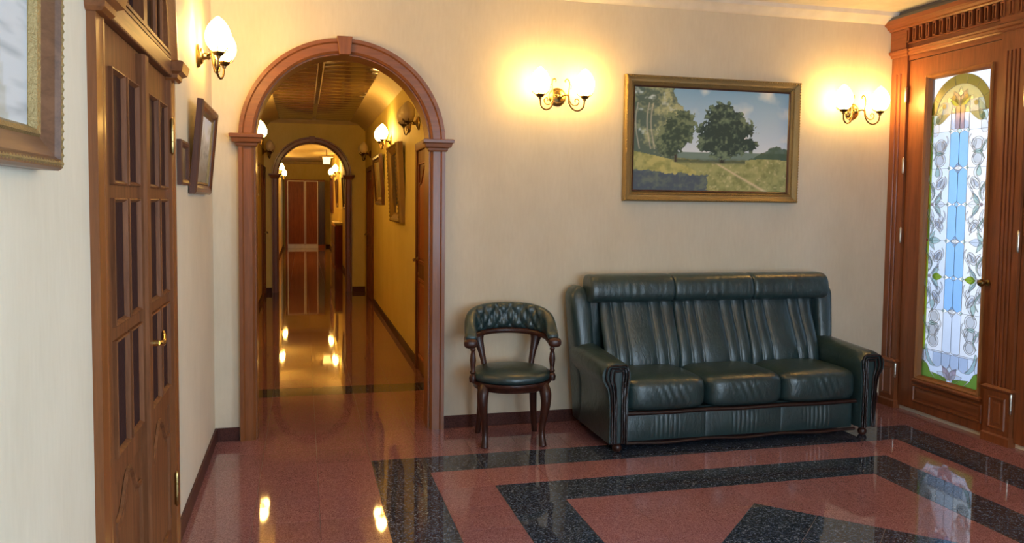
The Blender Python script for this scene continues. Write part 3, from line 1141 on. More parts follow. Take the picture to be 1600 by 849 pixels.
# head: clear spandrels, olive arch, crown of petals
Rx, Rz, ZA = GW / 2, 0.262, GH - 0.268
arc = [(UC - Rx * math.cos(PI * i / 28), ZA + Rz * math.sin(PI * i / 28)) for i in range(29)]
mid = 14
piece([(0, GH)] + arc[:mid + 1][::1] + [(UC, GH)], 'white', 0, 0.0018)
piece([(GW, GH), (UC, GH)] + arc[mid:], 'white', 0, 0.0018)
for k in range(7):
    i0, i1 = 4 * k, 4 * k + 4
    inner = [(UC - Rx * 0.80 * math.cos(PI * i / 28), ZA + Rz * 0.74 * math.sin(PI * i / 28)) for i in range(i0, i1 + 1)]
    piece(arc[i0:i1 + 1] + inner[::-1], 'gold', 1)
inn = [(UC - Rx * 0.80 * math.cos(PI * i / 20), ZA + Rz * 0.74 * math.sin(PI * i / 20)) for i in range(21)]
piece(inn, 'straw', 0)
both([(0.0, LEV[-1] - 0.08), (0.03, LEV[-1] - 0.08), (0.10, ZA), (0.0, ZA)], 'gold', 1)
for a_, L_, c_ in ((PI / 2, 0.12, 'white'), (PI / 2 - 0.55, 0.115, 'rose'), (PI / 2 + 0.55, 0.115, 'rose'), (PI / 2 - 1.1, 0.105, 'lime'), (PI / 2 + 1.1, 0.105, 'lime')):
    piece(petal(UC, ZA + 0.055, L_, 0.026, a_, bias=0.8), c_, 2)
for k in range(4):
    both(circ(UC - 0.055 - 0.042 * k, ZA + 0.105 - 0.018 * k * k * 0.7, 0.018), 'white' if k % 2 else 'straw', 3, 0.0024)
both(petal(0.045, ZA - 0.07, 0.17, 0.034, 1.15), 'sage', 2)
both(petal(0.05, ZA - 0.05, 0.14, 0.030, 0.35), 'straw', 2)
for k in range(4):
    a_ = UC - SID + k * SID * 2 / 4
    w4 = SID * 2 / 4
    piece([(a_, ZA - 0.11)] + [(a_ + w4 * t / 6, ZA + 0.02 + 0.018 * math.sin(PI * t / 6) + (0.02 if k in (1, 2) else 0)) for t in range(7)] + [(a_ + w4, ZA - 0.11)], 'rose' if k in (1, 2) else 'pale', 1, 0.0022)
# foot: scallops, flower and green corners
piece([(0, 0), (GW, 0), (GW, 0.21), (0, 0.21)], 'pale', 0, 0.002)
for k in range(4):
    a_ = 0.11 + k * (GW - 0.22) / 4
    w4 = (GW - 0.22) / 4
    piece([(a_, 0.20)] + [(a_ + w4 * t / 6, 0.115 - 0.02 * math.sin(PI * t / 6)) for t in range(7)] + [(a_ + w4, 0.20)], 'pale', 1, 0.0024)
for a_, L_, c_ in ((PI / 2, 0.11, 'white'), (PI / 2 - 0.6, 0.11, 'rose'), (PI / 2 + 0.6, 0.11, 'rose'), (0.35, 0.12, 'white'), (PI - 0.35, 0.12, 'white')):
    piece(petal(UC, 0.022, L_, 0.028, a_, bias=0.8), c_, 2)
both([(0.0, 0.0), (0.15, 0.0), (0.09, 0.05), (0.06, 0.10), (0.0, 0.13)], 'green', 1)
both([(0.15, 0.0), (UC - 0.02, 0.0), (UC - 0.03, 0.03), (UC - 0.08, 0.04), (0.10, 0.05)], 'green', 1)
both(ribbon([(0.045, 0.24), (0.05, 0.19), (0.07, 0.14), (0.10, 0.11), (0.13, 0.10)], 0.016), 'sage', 2)
both(petal(0.03, 0.10, 0.13, 0.02, PI / 2), 'white', 2)
came.build('lead_came', LEAD, glass, weld=False)

# the wide door next to it (its hinge edge shows at the picture's border)
d3 = struct(empty('door_3', (W, 0, 0), -PI / 2), 'wide wooden entrance door, hinge edge beside the second pilaster')
m = MB().box(1.202, 2.308, -0.016, 0.03, 0.03, 2.58)
leaf = m.build('leaf', WOODE, d3)
m = MB()
raised_panel(m, 1.34, 2.17, 0.25, 0.95, -0.017)
raised_panel(m, 1.34, 2.17, 1.10, 2.42, -0.017, 0.16)
m.build('panel', WOODE, leaf)
for hz in (2.2, 1.30, 0.275):
    hinge(leaf, 1.199, hz, -0.034, STEEL, 0.12, 0.008)
lever(leaf, 2.24, 1.02, -0.016, -1, BRASS)


# ------------------------------------------------------------------ windows (behind the camera, source of the daylight; and one far down the hall)
def window(name, loc, rz, wd, z0, z1, nx, label, pane_mat=PANE):
    t = struct(empty(name, loc, rz), label)
    MB().frame(wd + 0.1, z1 - z0 + 0.1, [(0, 0), (0, 0.03), (0.10, 0.03), (0.10, -0.06), (0.05, -0.06), (0.05, 0)], 0, (z0 + z1) / 2).build('frame', WOODE, t)
    for k in range(1, nx):
        x = -wd / 2 + wd * k / nx
        MB().box(x - 0.03, x + 0.03, 0.0, 0.06, z0, z1).build('mullion', WOODE, t)
    for k in range(nx):
        xa = -wd / 2 + wd * k / nx
        MB().box(xa, xa + wd / nx, 0.028, 0.034, z0, z1).build('pane', pane_mat, t)
    return t


window('window_1', (W, -4.9, 0), -PI / 2, 2.6, 0.55, 2.55, 3, 'wooden three-light window in the entrance wall behind the viewer')
window('window_2', (2.5, FRONT, 0), PI, 3.0, 0.55, 2.55, 3, 'wooden three-light window in the wall behind the viewer')
window('window_3', (R2, YEND - 2.3, 0), -PI / 2, 2.2, 1.22, 2.24, 4, 'blue-lit window far down the hall beside the wardrobe', SG['blue'])


# ------------------------------------------------------------------ pictures (painted with numbers, flat colour per point)
def vnoise(nx, ny, fx, fy, seed, octs=4):
    rs = np.random.RandomState(seed)
    out = np.zeros((ny, nx))
    amp, tot = 1.0, 0
    for o_ in range(octs):
        gx, gy = max(2, int(fx * 2 ** o_) + 2), max(2, int(fy * 2 ** o_) + 2)
        g = rs.rand(gy, gx)
        X = np.linspace(0, gx - 1.001, nx)
        Y = np.linspace(0, gy - 1.001, ny)
        x0, y0 = X.astype(int), Y.astype(int)
        tx, ty = X - x0, Y - y0
        tx, ty = tx * tx * (3 - 2 * tx), ty * ty * (3 - 2 * ty)
        a = g[np.ix_(y0, x0)] * (1 - tx) + g[np.ix_(y0, x0 + 1)] * tx
        b = g[np.ix_(y0 + 1, x0)] * (1 - tx) + g[np.ix_(y0 + 1, x0 + 1)] * tx
        out += amp * (a * (1 - ty[:, None]) + b * ty[:, None])
        tot += amp
        amp *= 0.55
    return out / tot


def srgb(img):
    img = np.clip(img / 255.0, 0, 1)
    return np.where(img <= 0.04045, img / 12.92, ((img + 0.055) / 1.055) ** 2.4)


PGAIN = (1.5, 1.5, 1.7)


def canvas(name, w_, h_, img, parent, y=0.0, cz=0.0, gain=(1, 1, 1)):
    """flat canvas in XZ facing -Y; img rows run from the bottom up, sRGB 0..255"""
    ny, nx = img.shape[:2]
    X, Z = np.meshgrid(np.linspace(-w_ / 2, w_ / 2, nx), np.linspace(-h_ / 2, h_ / 2, ny) + cz)
    vs = np.stack([X.ravel(), np.full(X.size, y), Z.ravel()], 1)
    idx = np.arange(nx * ny).reshape(ny, nx)
    fs = np.stack([idx[:-1, :-1].ravel(), idx[:-1, 1:].ravel(), idx[1:, 1:].ravel(), idx[1:, :-1].ravel()], 1)
    me = bpy.data.meshes.new(name)
    me.from_pydata(vs.tolist(), [], fs.tolist())
    a = me.color_attributes.new('paint', 'FLOAT_COLOR', 'POINT')
    c = np.ones((nx * ny, 4), np.float32)
    c[:, :3] = np.clip(srgb(img.reshape(-1, 3)) * np.array(gain), 0, 0.92)
    a.data.foreach_set('color', c.ravel())
    me.materials.append(PAINT)
    o = bpy.data.objects.new(name, me)
    COL.objects.link(o)
    o.parent = parent
    return o


def mix(a, b, t):
    t = np.clip(t, 0, 1)[..., None]
    return a * (1 - t) + np.array(b, float) * t


def meadow(nx=280, ny=170):
    v, u = np.meshgrid(np.linspace(0, 1, ny), np.linspace(0, 1, nx), indexing='ij')
    n1 = vnoise(nx, ny, 6, 4, 1)
    n2 = vnoise(nx, ny, 26, 18, 2, 3)
    n3 = vnoise(nx, ny, 60, 40, 3, 2)
    im = np.zeros((ny, nx, 3))
    t = np.clip((v - 0.3) / 0.7, 0, 1)[..., None]
    im[:] = np.array([205, 208, 200]) * (1 - t) + np.array([122, 158, 172]) * t
    im = mix(im, (206, 206, 190), (n1 - 0.52) * 4 * (v > 0.5) * (u > 0.35))
    # far tree line
    im = mix(im, (98, 118, 100), ((v < 0.37 + 0.03 * n1) & (v > 0.2)) * 0.9)
    hill = np.exp(-((u - 0.93) / 0.12) ** 2) * 0.13 + 0.30 + 0.05 * n2
    im = mix(im, (66, 84, 62), (v < hill) * (u > 0.74) * (0.7 + n2 * 0.3))
    # meadow
    g = mix(np.zeros_like(im) + np.array([150, 150, 92]), (112, 116, 66), (n2 - 0.35) * 2)
    g = mix(g, (178, 172, 118), (n3 - 0.6) * 3)
    ground = v < 0.31 + 0.015 * np.sin(u * 9) + 0.01 * n2
    im = np.where(ground[..., None], g, im)
    # path
    pc = 0.50 + 0.36 * (0.30 - v) / 0.30
    pw = 0.008 + 0.05 * (0.3 - v)
    im = mix(im, (198, 180, 138), np.exp(-((u - pc) / np.maximum(pw, 0.004)) ** 2) * ground * 0.85)
    # sunny bank and shadow, lower corner
    bank = (v < 0.42 - 0.62 * np.clip(u - 0.02, 0, 1) + 0.03 * n2) & (u < 0.40)
    im = np.where(bank[..., None], mix(np.zeros_like(im) + np.array([170, 164, 96]), (134, 134, 74), (n2 - 0.4) * 3), im)
    sh = (v < 0.20 - 0.10 * u + 0.06 * (n2 - 0.5)) & (u < 0.42 + 0.1 * n2)
    im = np.where(sh[..., None], mix(np.zeros_like(im) + np.array([74, 84, 88]), (98, 108, 92), (n2 - 0.4) * 3 + (n3 - 0.5)), im)
    im = mix(im, (70, 78, 58), np.exp(-((v - 0.285 - 0.02 * n2) / 0.018) ** 2) * (u > 0.27) * (u < 0.72) * 0.8)
    # tall grove
    d = vnoise(nx, ny, 9, 8, 5, 4)
    edge = 0.30 - 0.10 * np.abs(v - 0.6) + 0.16 * (d - 0.5) + 0.06 * (n3 - 0.5)
    gr = (u < edge) & (v > 0.38 - 0.3 * u)
    c = mix(np.zeros_like(im) + np.array([84, 98, 80]), (158, 160, 112), (d - 0.45) * 3 + (n3 - 0.5) * 1.5)
    c = mix(c, (176, 186, 172), (n2 - 0.66) * 6 * (v > 0.55))
    im = np.where(gr[..., None], c, im)
    for x0 in (0.03, 0.10, 0.125):
        im = mix(im, (190, 180, 150), np.exp(-((u - x0 - 0.02 * np.sin(v * 7)) / 0.004) ** 2) * (v > 0.4) * (v < 0.85) * 0.7)

    def tree(im, blobs, dark, light, sd):
        q = vnoise(nx, ny, 16, 11, sd, 4)
        f = np.full((ny, nx), -1.0)
        for bx, bz, rx, rz in blobs:
            f = np.maximum(f, 1 - np.hypot((u - bx) / rx, (v - bz) / rz))
        msk = f + (q - 0.5) * 0.75 + (n3 - 0.5) * 0.55 > 0.14
        lit = np.clip((q - 0.45) * 3 + (n3 - 0.5) * 2.2 + (v - 0.55) * 0.6, 0, 1)
        return np.where(msk[..., None], mix(np.zeros_like(im) + np.array(dark, float), light, lit), im)
    im = mix(im, (58, 52, 44), np.exp(-((u - 0.265) / 0.009) ** 2) * (v > 0.28) * (v < 0.5))
    im = tree(im, [(0.26, 0.55, 0.10, 0.22), (0.31, 0.62, 0.08, 0.2), (0.22, 0.45, 0.09, 0.15)], (58, 72, 56), (112, 124, 88), 11)
    im = mix(im, (48, 46, 40), np.exp(-((u - 0.565) / 0.016) ** 2) * (v > 0.28) * (v < 0.5))
    im = tree(im, [(0.56, 0.74, 0.13, 0.17), (0.52, 0.58, 0.14, 0.16), (0.66, 0.60, 0.13, 0.13), (0.58, 0.48, 0.17, 0.16), (0.72, 0.47, 0.09, 0.09), (0.46, 0.45, 0.06, 0.08), (0.64, 0.72, 0.07, 0.1)], (50, 64, 54), (108, 124, 92), 12)
    return im


def snowy_lane(nx=70, ny=90):
    v, u = np.meshgrid(np.linspace(0, 1, ny), np.linspace(0, 1, nx), indexing='ij')
    n2 = vnoise(nx, ny, 12, 16, 21, 4)
    n3 = vnoise(nx, ny, 5, 30, 22, 3)
    im = np.zeros((ny, nx, 3)) + np.array([206, 206, 204])
    im = mix(im, (168, 172, 172), (n3 - 0.45) * 3)
    im = mix(im, (156, 152, 142), ((v > 0.62) & (u > 0.5)) * 0.6)
    im = mix(im, (176, 168, 96), ((u < 0.45 + 0.3 * (v - 0.3) + 0.25 * (n2 - 0.5)) & (v > 0.15)) * 0.85)
    im = mix(im, (132, 130, 78), (n2 - 0.52) * 4 * (u < 0.6))
    im = mix(im, (198, 206, 214), (v > 0.8 + 0.1 * n2) * 0.8)
    im = mix(im, (176, 170, 150), (np.abs(u - 0.62 - 0.2 * (0.6 - v)) < 0.15) * (v < 0.6) * n3)
    return im


def murky(nx, ny, top, bot, seed, blob=None):
    v, u = np.meshgrid(np.linspace(0, 1, ny), np.linspace(0, 1, nx), indexing='ij')
    n = vnoise(nx, ny, 6, 6, seed, 4)
    im = np.zeros((ny, nx, 3)) + np.array(bot, float)
    im = mix(im, top, v * 1.4 - 0.2 + (n - 0.5) * 1.2)
    if blob:
        im = mix(im, blob, (n - 0.55) * 5 * (v < 0.55))
    return im


GOLDPROF = [(0, 0), (0, 0.030), (0.006, 0.042), (0.014, 0.046), (0.022, 0.040), (0.032, 0.034), (0.044, 0.030), (0.050, 0.022), (0.056, 0.024), (0.064, 0.016), (0.070, 0.010), (0.070, 0)]


def bead_row(w_, h_, inset, height, r, step, squash=0.7):
    m = MB()
    for sx_, L in ((0, w_), (1, h_)):
        n = max(2, int((L - 2 * inset) / step))
        for sgn in (-1, 1):
            for k_ in range(n + 1):
                t = -L / 2 + inset + (L - 2 * inset) * k_ / n
                off = sgn * ((h_ if sx_ == 0 else w_) / 2 - inset)
                c = (t, -height, off) if sx_ == 0 else (off, -height, t)
                sc = (r * 1.5, r * squash, r) if sx_ == 0 else (r, r * squash, r * 1.5)
                vs = [(c[0] + sc[0] * a, c[1] + sc[1] * b, c[2] + sc[2] * d) for a, b, d in ((1, 0, 0), (-1, 0, 0), (0, -1, 0), (0, 0, 1), (0, 0, -1), (0, 1, 0))]
                m.add(vs, [(0, 2, 3), (3, 2, 1), (1, 2, 4), (4, 2, 0), (0, 3, 5), (3, 1, 5), (1, 4, 5), (4, 0, 5)])
    return m


def picture(name, loc, rz, rx, w_, h_, img, prof, fmat, label, cat='painting', beads=None, inner=None, gain=(1, 1, 1)):
    t = empty(name, loc, rz, rx, label, cat)
    f = MB().frame(w_, h_, prof).build('frame', fmat, t)
    ins = prof[-1][0]
    yb = max(0.006, prof[-1][1] * 0.6)
    MB().box(-w_ / 2 + 0.02, w_ / 2 - 0.02, -0.004, 0, -h_ / 2 + 0.02, h_ / 2 - 0.02).build('backing', DARKW, t)
    if inner:
        iw, mat_, hh = inner
        f2 = MB().frame(w_ - 2 * ins + 0.004, h_ - 2 * ins + 0.004, [(0, 0.004), (0, hh), (iw * 0.3, hh + 0.006), (iw * 0.7, hh + 0.002), (iw, 0.008), (iw, 0.004)]).build('slip', mat_, t)
        ins += iw - 0.002
    if beads:
        for (inset, hgt, r, step) in beads:
            tag(bead_row(w_, h_, inset, hgt, r, step).build('beading', GILT, t, weld=False), kind='stuff')
    canvas('canvas', w_ - 2 * ins + 0.006, h_ - 2 * ins + 0.006, img, t, -yb, gain=gain)
    return t


# big landscape on the back wall, leaning out a little at the top
picture('landscape_painting', (3.362, -0.012, 1.965), 0, 0.012, 1.36, 0.87, meadow(), GOLDPROF, GILT,
        'large gilt-framed landscape painting of a leafy tree in a meadow above the sofa', beads=[(0.010, 0.047, 0.007, 0.020), (0.052, 0.026, 0.005, 0.014)], inner=(0.012, DARKW, 0.012), gain=PGAIN)
# big painting on the left wall, cut by the picture's edge
BIGP = [(0, 0), (0, 0.040), (0.006, 0.050), (0.022, 0.050), (0.028, 0.040), (0.060, 0.024), (0.064, 0.022), (0.064, 0)]
picture('snowy_lane_painting', (0.010, -3.99, 1.94), PI / 2, 0.02, 1.16, 0.76, snowy_lane(), BIGP, m_wood('brown_frame_wood', (0.10, 0.045, 0.022), (0.19, 0.090, 0.045), 'X'),
        'big painting of a pale lane in brown ornate frame, on the left wall nearest viewer', beads=[(0.014, 0.050, 0.0065, 0.017)], inner=(0.024, GILT, 0.020))
# small dark plaque and tilted picture on the left wall
SMALLP = [(0, 0), (0, 0.018), (0.010, 0.022), (0.022, 0.018), (0.030, 0.010), (0.030, 0)]
picture('small_picture', (0.002, -1.33, 1.67), PI / 2, 0.0, 0.26, 0.20, murky(30, 24, (120, 105, 85), (96, 76, 58), 31), SMALLP, DARKW,
        'small brownish picture between the glazed double door and the tilted picture', 'picture')
TILTP = [(0, 0), (0, 0.026), (0.012, 0.034), (0.030, 0.030), (0.045, 0.022), (0.050, 0.014), (0.050, 0)]
picture('tilted_picture', (0.026, -0.77, 1.765), PI / 2, 0.095, 0.68, 0.46, murky(60, 44, (214, 214, 205), (128, 120, 105), 33, (100, 96, 84)), TILTP, DARKW,
        'dark-framed picture leaning forward from the left wall under the twin lamp', inner=(0.014, GILT, 0.012), gain=(1.5, 1.5, 1.5))
# corridor pictures
ORN = [(0, 0), (0, 0.050), (0.012, 0.070), (0.040, 0.072), (0.060, 0.055), (0.085, 0.040), (0.100, 0.030), (0.100, 0)]
picture('ornate_painting', (CRX - 0.006, 3.52, 1.71), -PI / 2, 0.05, 0.92, 0.84, murky(50, 46, (70, 58, 40), (46, 34, 22), 41, (120, 96, 60)), ORN, GILTD,
        'heavily carved dark gilt painting in the corridor, nearer of the two on its wall', beads=[(0.026, 0.074, 0.016, 0.04), (0.09, 0.038, 0.008, 0.022)])
picture('slim_painting', (CRX - 0.010, 5.72, 1.80), -PI / 2, 0.07, 1.02, 0.66, murky(50, 36, (206, 196, 160), (150, 140, 105), 42), [(0, 0), (0, 0.035), (0.012, 0.048), (0.040, 0.044), (0.055, 0.030), (0.055, 0)], DARKW,
        'dark-framed pale picture in the corridor, hung just past the ornate painting', inner=(0.03, GILT, 0.02))
picture('corridor_painting', (CLX + 0.006, 6.0, 1.80), PI / 2, 0.03, 0.9, 0.46, murky(40, 30, (150, 128, 80), (90, 70, 40), 43), TILTP, GILTD,
        'gilt picture on the corridor wall opposite the ornate painting, edge just visible')
picture('hall_painting', (R2 - 0.006, 12.3, 1.70), -PI / 2, 0.05, 1.2, 0.70, murky(40, 30, (120, 96, 60), (70, 50, 30), 44), TILTP, DARKW,
        'dark picture beyond the far arch, hung nearest that arch')
picture('hall_painting', (R2 - 0.006, 16.2, 1.72), -PI / 2, 0.05, 1.0, 0.70, murky(40, 30, (110, 90, 60), (60, 44, 28), 45), TILTP, DARKW,
        'dark picture deep in the hall, between the low cabinet and blue window')


# ------------------------------------------------------------------ twin wall lamps
def spiral(c, r0, r1, a0, turns, n=22):
    return [(c[0] + (r0 + (r1 - r0) * i / n) * math.cos(a0 + turns * 2 * PI * i / n), c[1], c[2] + (r0 + (r1 - r0) * i / n) * math.sin(a0 + turns * 2 * PI * i / n)) for i in range(n + 1)]


def bez(p, n=14):
    """smooth curve through points (Catmull-Rom)"""
    P = [Vector(q) for q in p]
    P = [P[0] * 2 - P[1]] + P + [P[-1] * 2 - P[-2]]
    out = []
    for k_ in range(1, len(P) - 2):
        for i in range(n):
            t = i / n
            a, b, c, d = P[k_ - 1:k_ + 3]
            out.append(0.5 * ((2 * b) + (c - a) * t + (2 * a - 5 * b + 4 * c - d) * t * t + (3 * b - a - 3 * c + d) * t ** 3))
    out.append(P[-2])
    return out


GPROF = [(0.0, 0.004), (0.028, 0.0), (0.046, 0.016), (0.060, 0.042), (0.066, 0.070), (0.063, 0.098), (0.052, 0.126), (0.036, 0.150), (0.018, 0.168), (0.006, 0.178), (0.0, 0.180)]


def make_sconce(lit):
    t = empty('wall_lamp')
    m = MB().lathe([(0, 0), (0.058, 0), (0.062, 0.006), (0.055, 0.014), (0.044, 0.018), (0.040, 0.026), (0.020, 0.034), (0.016, 0.05), (0.020, 0.056), (0.012, 0.066), (0, 0.07)], 24, (0, 0, 0), (0, -1, 0))
    m.build('backplate', BRASS, t, 40)
    for s in (-1, 1):
        # main arm: down from the plate, round and up to the cup
        a = bez([(s * 0.012, -0.050, 0.0), (s * 0.050, -0.075, 0.005), (s * 0.056, -0.085, -0.045), (s * 0.078, -0.095, -0.085), (s * 0.112, -0.105, -0.098), (s * 0.145, -0.115, -0.078), (s * 0.155, -0.12, -0.030)], 8)
        arm = MB().tube(a, 0.0058, 8).build('arm', BRONZE, t, 60)
        d = MB()
        d.tube(bez([(s * 0.052, -0.078, -0.01), (s * 0.060, -0.080, 0.06), (s * 0.058, -0.078, 0.098), (s * 0.044, -0.076, 0.112), (s * 0.032, -0.074, 0.102), (s * 0.036, -0.074, 0.090)], 7), [0.0045] * 36, 6)
        d.tube(bez([(s * 0.060, -0.080, 0.075), (s * 0.072, -0.080, 0.070), (s * 0.070, -0.080, 0.045)], 6), 0.003, 6)
        d.tube(bez([(s * 0.056, -0.080, 0.01), (s * 0.062, -0.086, -0.035), (s * 0.085, -0.092, -0.062), (s * 0.112, -0.098, -0.058), (s * 0.122, -0.100, -0.034), (s * 0.108, -0.098, -0.018), (s * 0.094, -0.096, -0.030), (s * 0.100, -0.096, -0.042)], 6), [0.0042] * 43, 6)
        d.build('scroll', BRASS, t, 60)
        cup = MB().lathe([(0, -0.034), (0.010, -0.032), (0.012, -0.02), (0.026, -0.012), (0.031, 0.0), (0.028, 0.004), (0, 0.004)], 16, (s * 0.155, -0.12, -0.002))
        for k_ in range(6):
            an = k_ * PI / 3
            cup.tube([(s * 0.155 + 0.028 * math.cos(an), -0.12 + 0.028 * math.sin(an), -0.004), (s * 0.155 + 0.044 * math.cos(an), -0.12 + 0.044 * math.sin(an), 0.004), (s * 0.155 + 0.056 * math.cos(an), -0.12 + 0.056 * math.sin(an), 0.018)], 0.003, 5)
        cup.build('cup', BRONZE, t, 50)
        MB().lathe(GPROF, 20, (s * 0.155, -0.12, 0.0)).build('globe', GLOBE if lit else GLOBEOFF, t, 180)
    return t


LIT, OFF = make_sconce(True), make_sconce(False)
PB, PL, PR = 0.0, PI / 2, -PI / 2
SCONCES = [
    (LIT, (2.205, -0.001, 2.225), PB, 'lit twin-globe brass lamp on the back wall between arch and landscape painting', 1),
    (LIT, (4.505, -0.001, 2.215), PB, 'lit twin-globe brass lamp on the back wall beside the stained glass door', 1),
    (LIT, (0.001, -0.69, 2.262), PL, 'lit twin-globe brass lamp on the left wall above the tilted picture', 1),
    (OFF, (CRX - 0.001, 2.02, 2.215), PR, 'unlit twin-globe lamp high in the corridor above the near door', 1),
    (LIT, (CRX - 0.001, 4.42, 2.235), PR, 'lit twin-globe lamp in the corridor between the ornate and pale pictures', 1),
    (OFF, (CRX - 0.001, 7.40, 2.245), PR, 'unlit lamp in the corridor above the far dark door, just before the far arch', 1),
    (LIT, (CLX + 0.001, 5.22, 2.30), PL, 'lit twin-globe lamp in the corridor on the wall facing the pictures, nearer one', 1),
    (OFF, (CLX + 0.001, 8.05, 2.28), PL, 'unlit dim lamp tucked beside the far arch above the small dark door', 1),
    (LIT, (CLX + 0.001, 2.0, 2.25), PL, 'added lit lamp, unseen behind the arch, brightening the corridor opposite the unlit lamp', 1),  # unseen lamp, added to brighten the corridor walls
    (LIT, (L2 + 0.001, 15.6, 2.27), PL, 'lit lamp halfway down the hall beyond the far arch, on the wall without pictures', 1),
    (LIT, (L2 + 0.001, 19.0, 2.24), PL, 'lit lamp beyond the far arch, last before the wardrobe', 1),
    (LIT, (R2 - 0.001, 14.6, 2.22), PR, 'lit lamp beyond the far arch above the low cabinet', 1),
    (LIT, (R2 - 0.001, 17.6, 2.25), PR, 'lit lamp beyond the far arch above the blue window', 1),
]
used = set()
for src, loc, rz, lab, s in SCONCES:
    o = src if src.name not in used else copy_tree(src)
    used.add(src.name)
    o.location, o.rotation_euler = loc, (0, 0, rz)
    tag(o, lab, 'lamp', 'twin-globe wall lamps')
# brass globe light added out of view to warm the upper walls
t = empty('added_chandelier', (2.745, -3.3, HC), label='added brass globe light out of view over the floor diamond, warming the upper walls', cat='added_chandelier')
MB().lathe([(0, 0), (0.07, 0), (0.06, -0.03), (0.012, -0.05), (0.012, -0.30), (0.04, -0.34), (0.05, -0.40), (0.02, -0.46), (0, -0.48)], 20).build('stem', BRASS, t, 50)
for k_ in range(6):
    a_ = k_ * PI / 3
    ca, sa = math.cos(a_), math.sin(a_)
    arm_ = MB().tube(bez([(0.03 * ca, 0.03 * sa, -0.38), (0.14 * ca, 0.14 * sa, -0.48), (0.26 * ca, 0.26 * sa, -0.46), (0.31 * ca, 0.31 * sa, -0.36)], 6), 0.007, 8).build('arm', BRASS, t, 60)
    MB().lathe([(r_, h_ - 0.36) for r_, h_ in GPROF], 16, (0.31 * ca, 0.31 * sa, 0)).build('globe', GLOBE2, t, 180)

# small hanging lantern in the far hall
t = empty('ceiling_lantern', (1.12, 16.0, 2.47), label='square brass hanging lantern in the hall beyond the far arch', cat='lamp')
MB().box(-0.16, 0.16, -0.16, 0.16, 0.17, 0.19).build('plate', BRASS, t)
MB().tube([(0, 0, 0.19), (0, 0, C2Z - 2.47)], 0.012, 8).build('stem', BRASS, t)
MB().block(-0.10, 0.10, -0.10, 0.10, [(0.0, -0.02), (0.17, 0.0)]).build('shade', m_emit('lantern_glass', LAMP_COL, 5.0), t)

# ------------------------------------------------------------------ far hall furniture
t = empty('sliding_wardrobe', (0.60, YEND - 0.02, 0), label='red-brown sliding-door wardrobe closing the far end of the hall', cat='wardrobe')
MB().box(-0.62, 0.64, -0.45, 0, 0.0, 2.22).build('body', CHERRY, t)
for xa, xb in ((-0.54, -0.03), (0.02, 0.39)):
    dd = MB().box(xa, xb, -0.47, -0.45, 0.12, 2.16).build('sliding_door', CHERRY, t)
    MB().frame(xb - xa + 0.03, 2.08, [(0, 0), (0, 0.03), (0.022, 0.03), (0.022, 0)], (xa + xb) / 2, 1.14, -0.45).build('door_frame', ALU, dd)
MB().box(0.42, 0.62, -0.462, -0.45, 0.10, 2.16).build('side_panel', MAHOG, t)
MB().box(-0.55, 0.41, -0.475, -0.45, 0.0, 0.10).build('plinth', ALU, t)
t = empty('low_cabinet', (R2 - 0.001, 14.6, 0), -PI / 2, label='dark low cabinet with pale top along the hall wall beyond the far arch', cat='cabinet')
MB().box(-1.1, 1.1, -0.16, 0, 0.0, 0.98).build('body', CHERRY, t)
MB().box(-1.13, 1.13, -0.18, 0, 0.98, 1.03).build('top', CREAM, t)
for k_ in range(4):
    dd = MB().box(-1.08 + k_ * 0.54, -0.56 + k_ * 0.54, -0.175, -0.16, 0.06, 0.94).build('door', DARKW, t)
    MB().lathe([(0, 0), (0.012, 0), (0.012, 0.02), (0, 0.024)], 10, (-0.62 + k_ * 0.54, -0.175, 0.55), (0, -1, 0)).build('knob', BRASS, dd)

# ------------------------------------------------------------------ sofa
sofa = empty('sofa', (3.255, -0.03, 0), label='dark green three-seat leather sofa with pleated back and mahogany trim', cat='sofa')
rs = np.random.RandomState(3)


def fold(x, seed, n=6, amp=1.0):
    r = random.Random(seed)
    return sum(math.sin(x * r.uniform(20, 70) + r.uniform(0, 6)) * r.uniform(0.3, 1) for _ in range(n)) / n * amp


# base carcass (local y: 0 at the wall, -0.74 in front)
MB().box(-0.80, 0.80, -0.66, -0.06, 0.055, 0.24).build('base', LEATH, sofa)
# front panel with pleats
def fpanel(i, j):
    x = -0.80 + 1.60 * i / 300
    z = 0.050 + 0.165 * j / 12
    s = (x + 0.80) / 1.60 * 3 % 1
    pl = max(0.0, 1 - ((s - 0.5) / 0.22) ** 2)
    bulge = 0.016 * (math.sin(PI * s) ** 0.35) * math.sin(PI * (j + 2) / 16)
    groove = 0.008 * pl * (0.5 + 0.5 * math.cos(2 * PI * s * 17)) ** 4 * math.sin(PI * j / 12)
    return (x, -0.682 - bulge + groove, z)
MB().grid(fpanel, 301, 13).build('front_panel', LEATH, sofa, 180)
# mahogany rails
def rail(z0, z1, name, scal=0.0, d=0.022):
    def fn(i, j):
        x = -0.81 + 1.62 * i / 120
        s = (x + 0.81) / 1.62 * 3 % 1
        dz = -scal * math.sin(PI * s) ** 2
        a = 2 * PI * j / 10
        return (x, -0.688 - d * 0.5 * (1 + math.cos(a)) * 0.9, (z0 + z1) / 2 + dz + (z1 - z0) / 2 * math.sin(a))
    MB().grid(fn, 121, 10, False, True, True).build(name, PIPE2, sofa, 60)
rail(0.214, 0.242, 'upper_rail', 0.004, 0.034)
rail(0.032, 0.052, 'lower_rail', 0.010, 0.026)
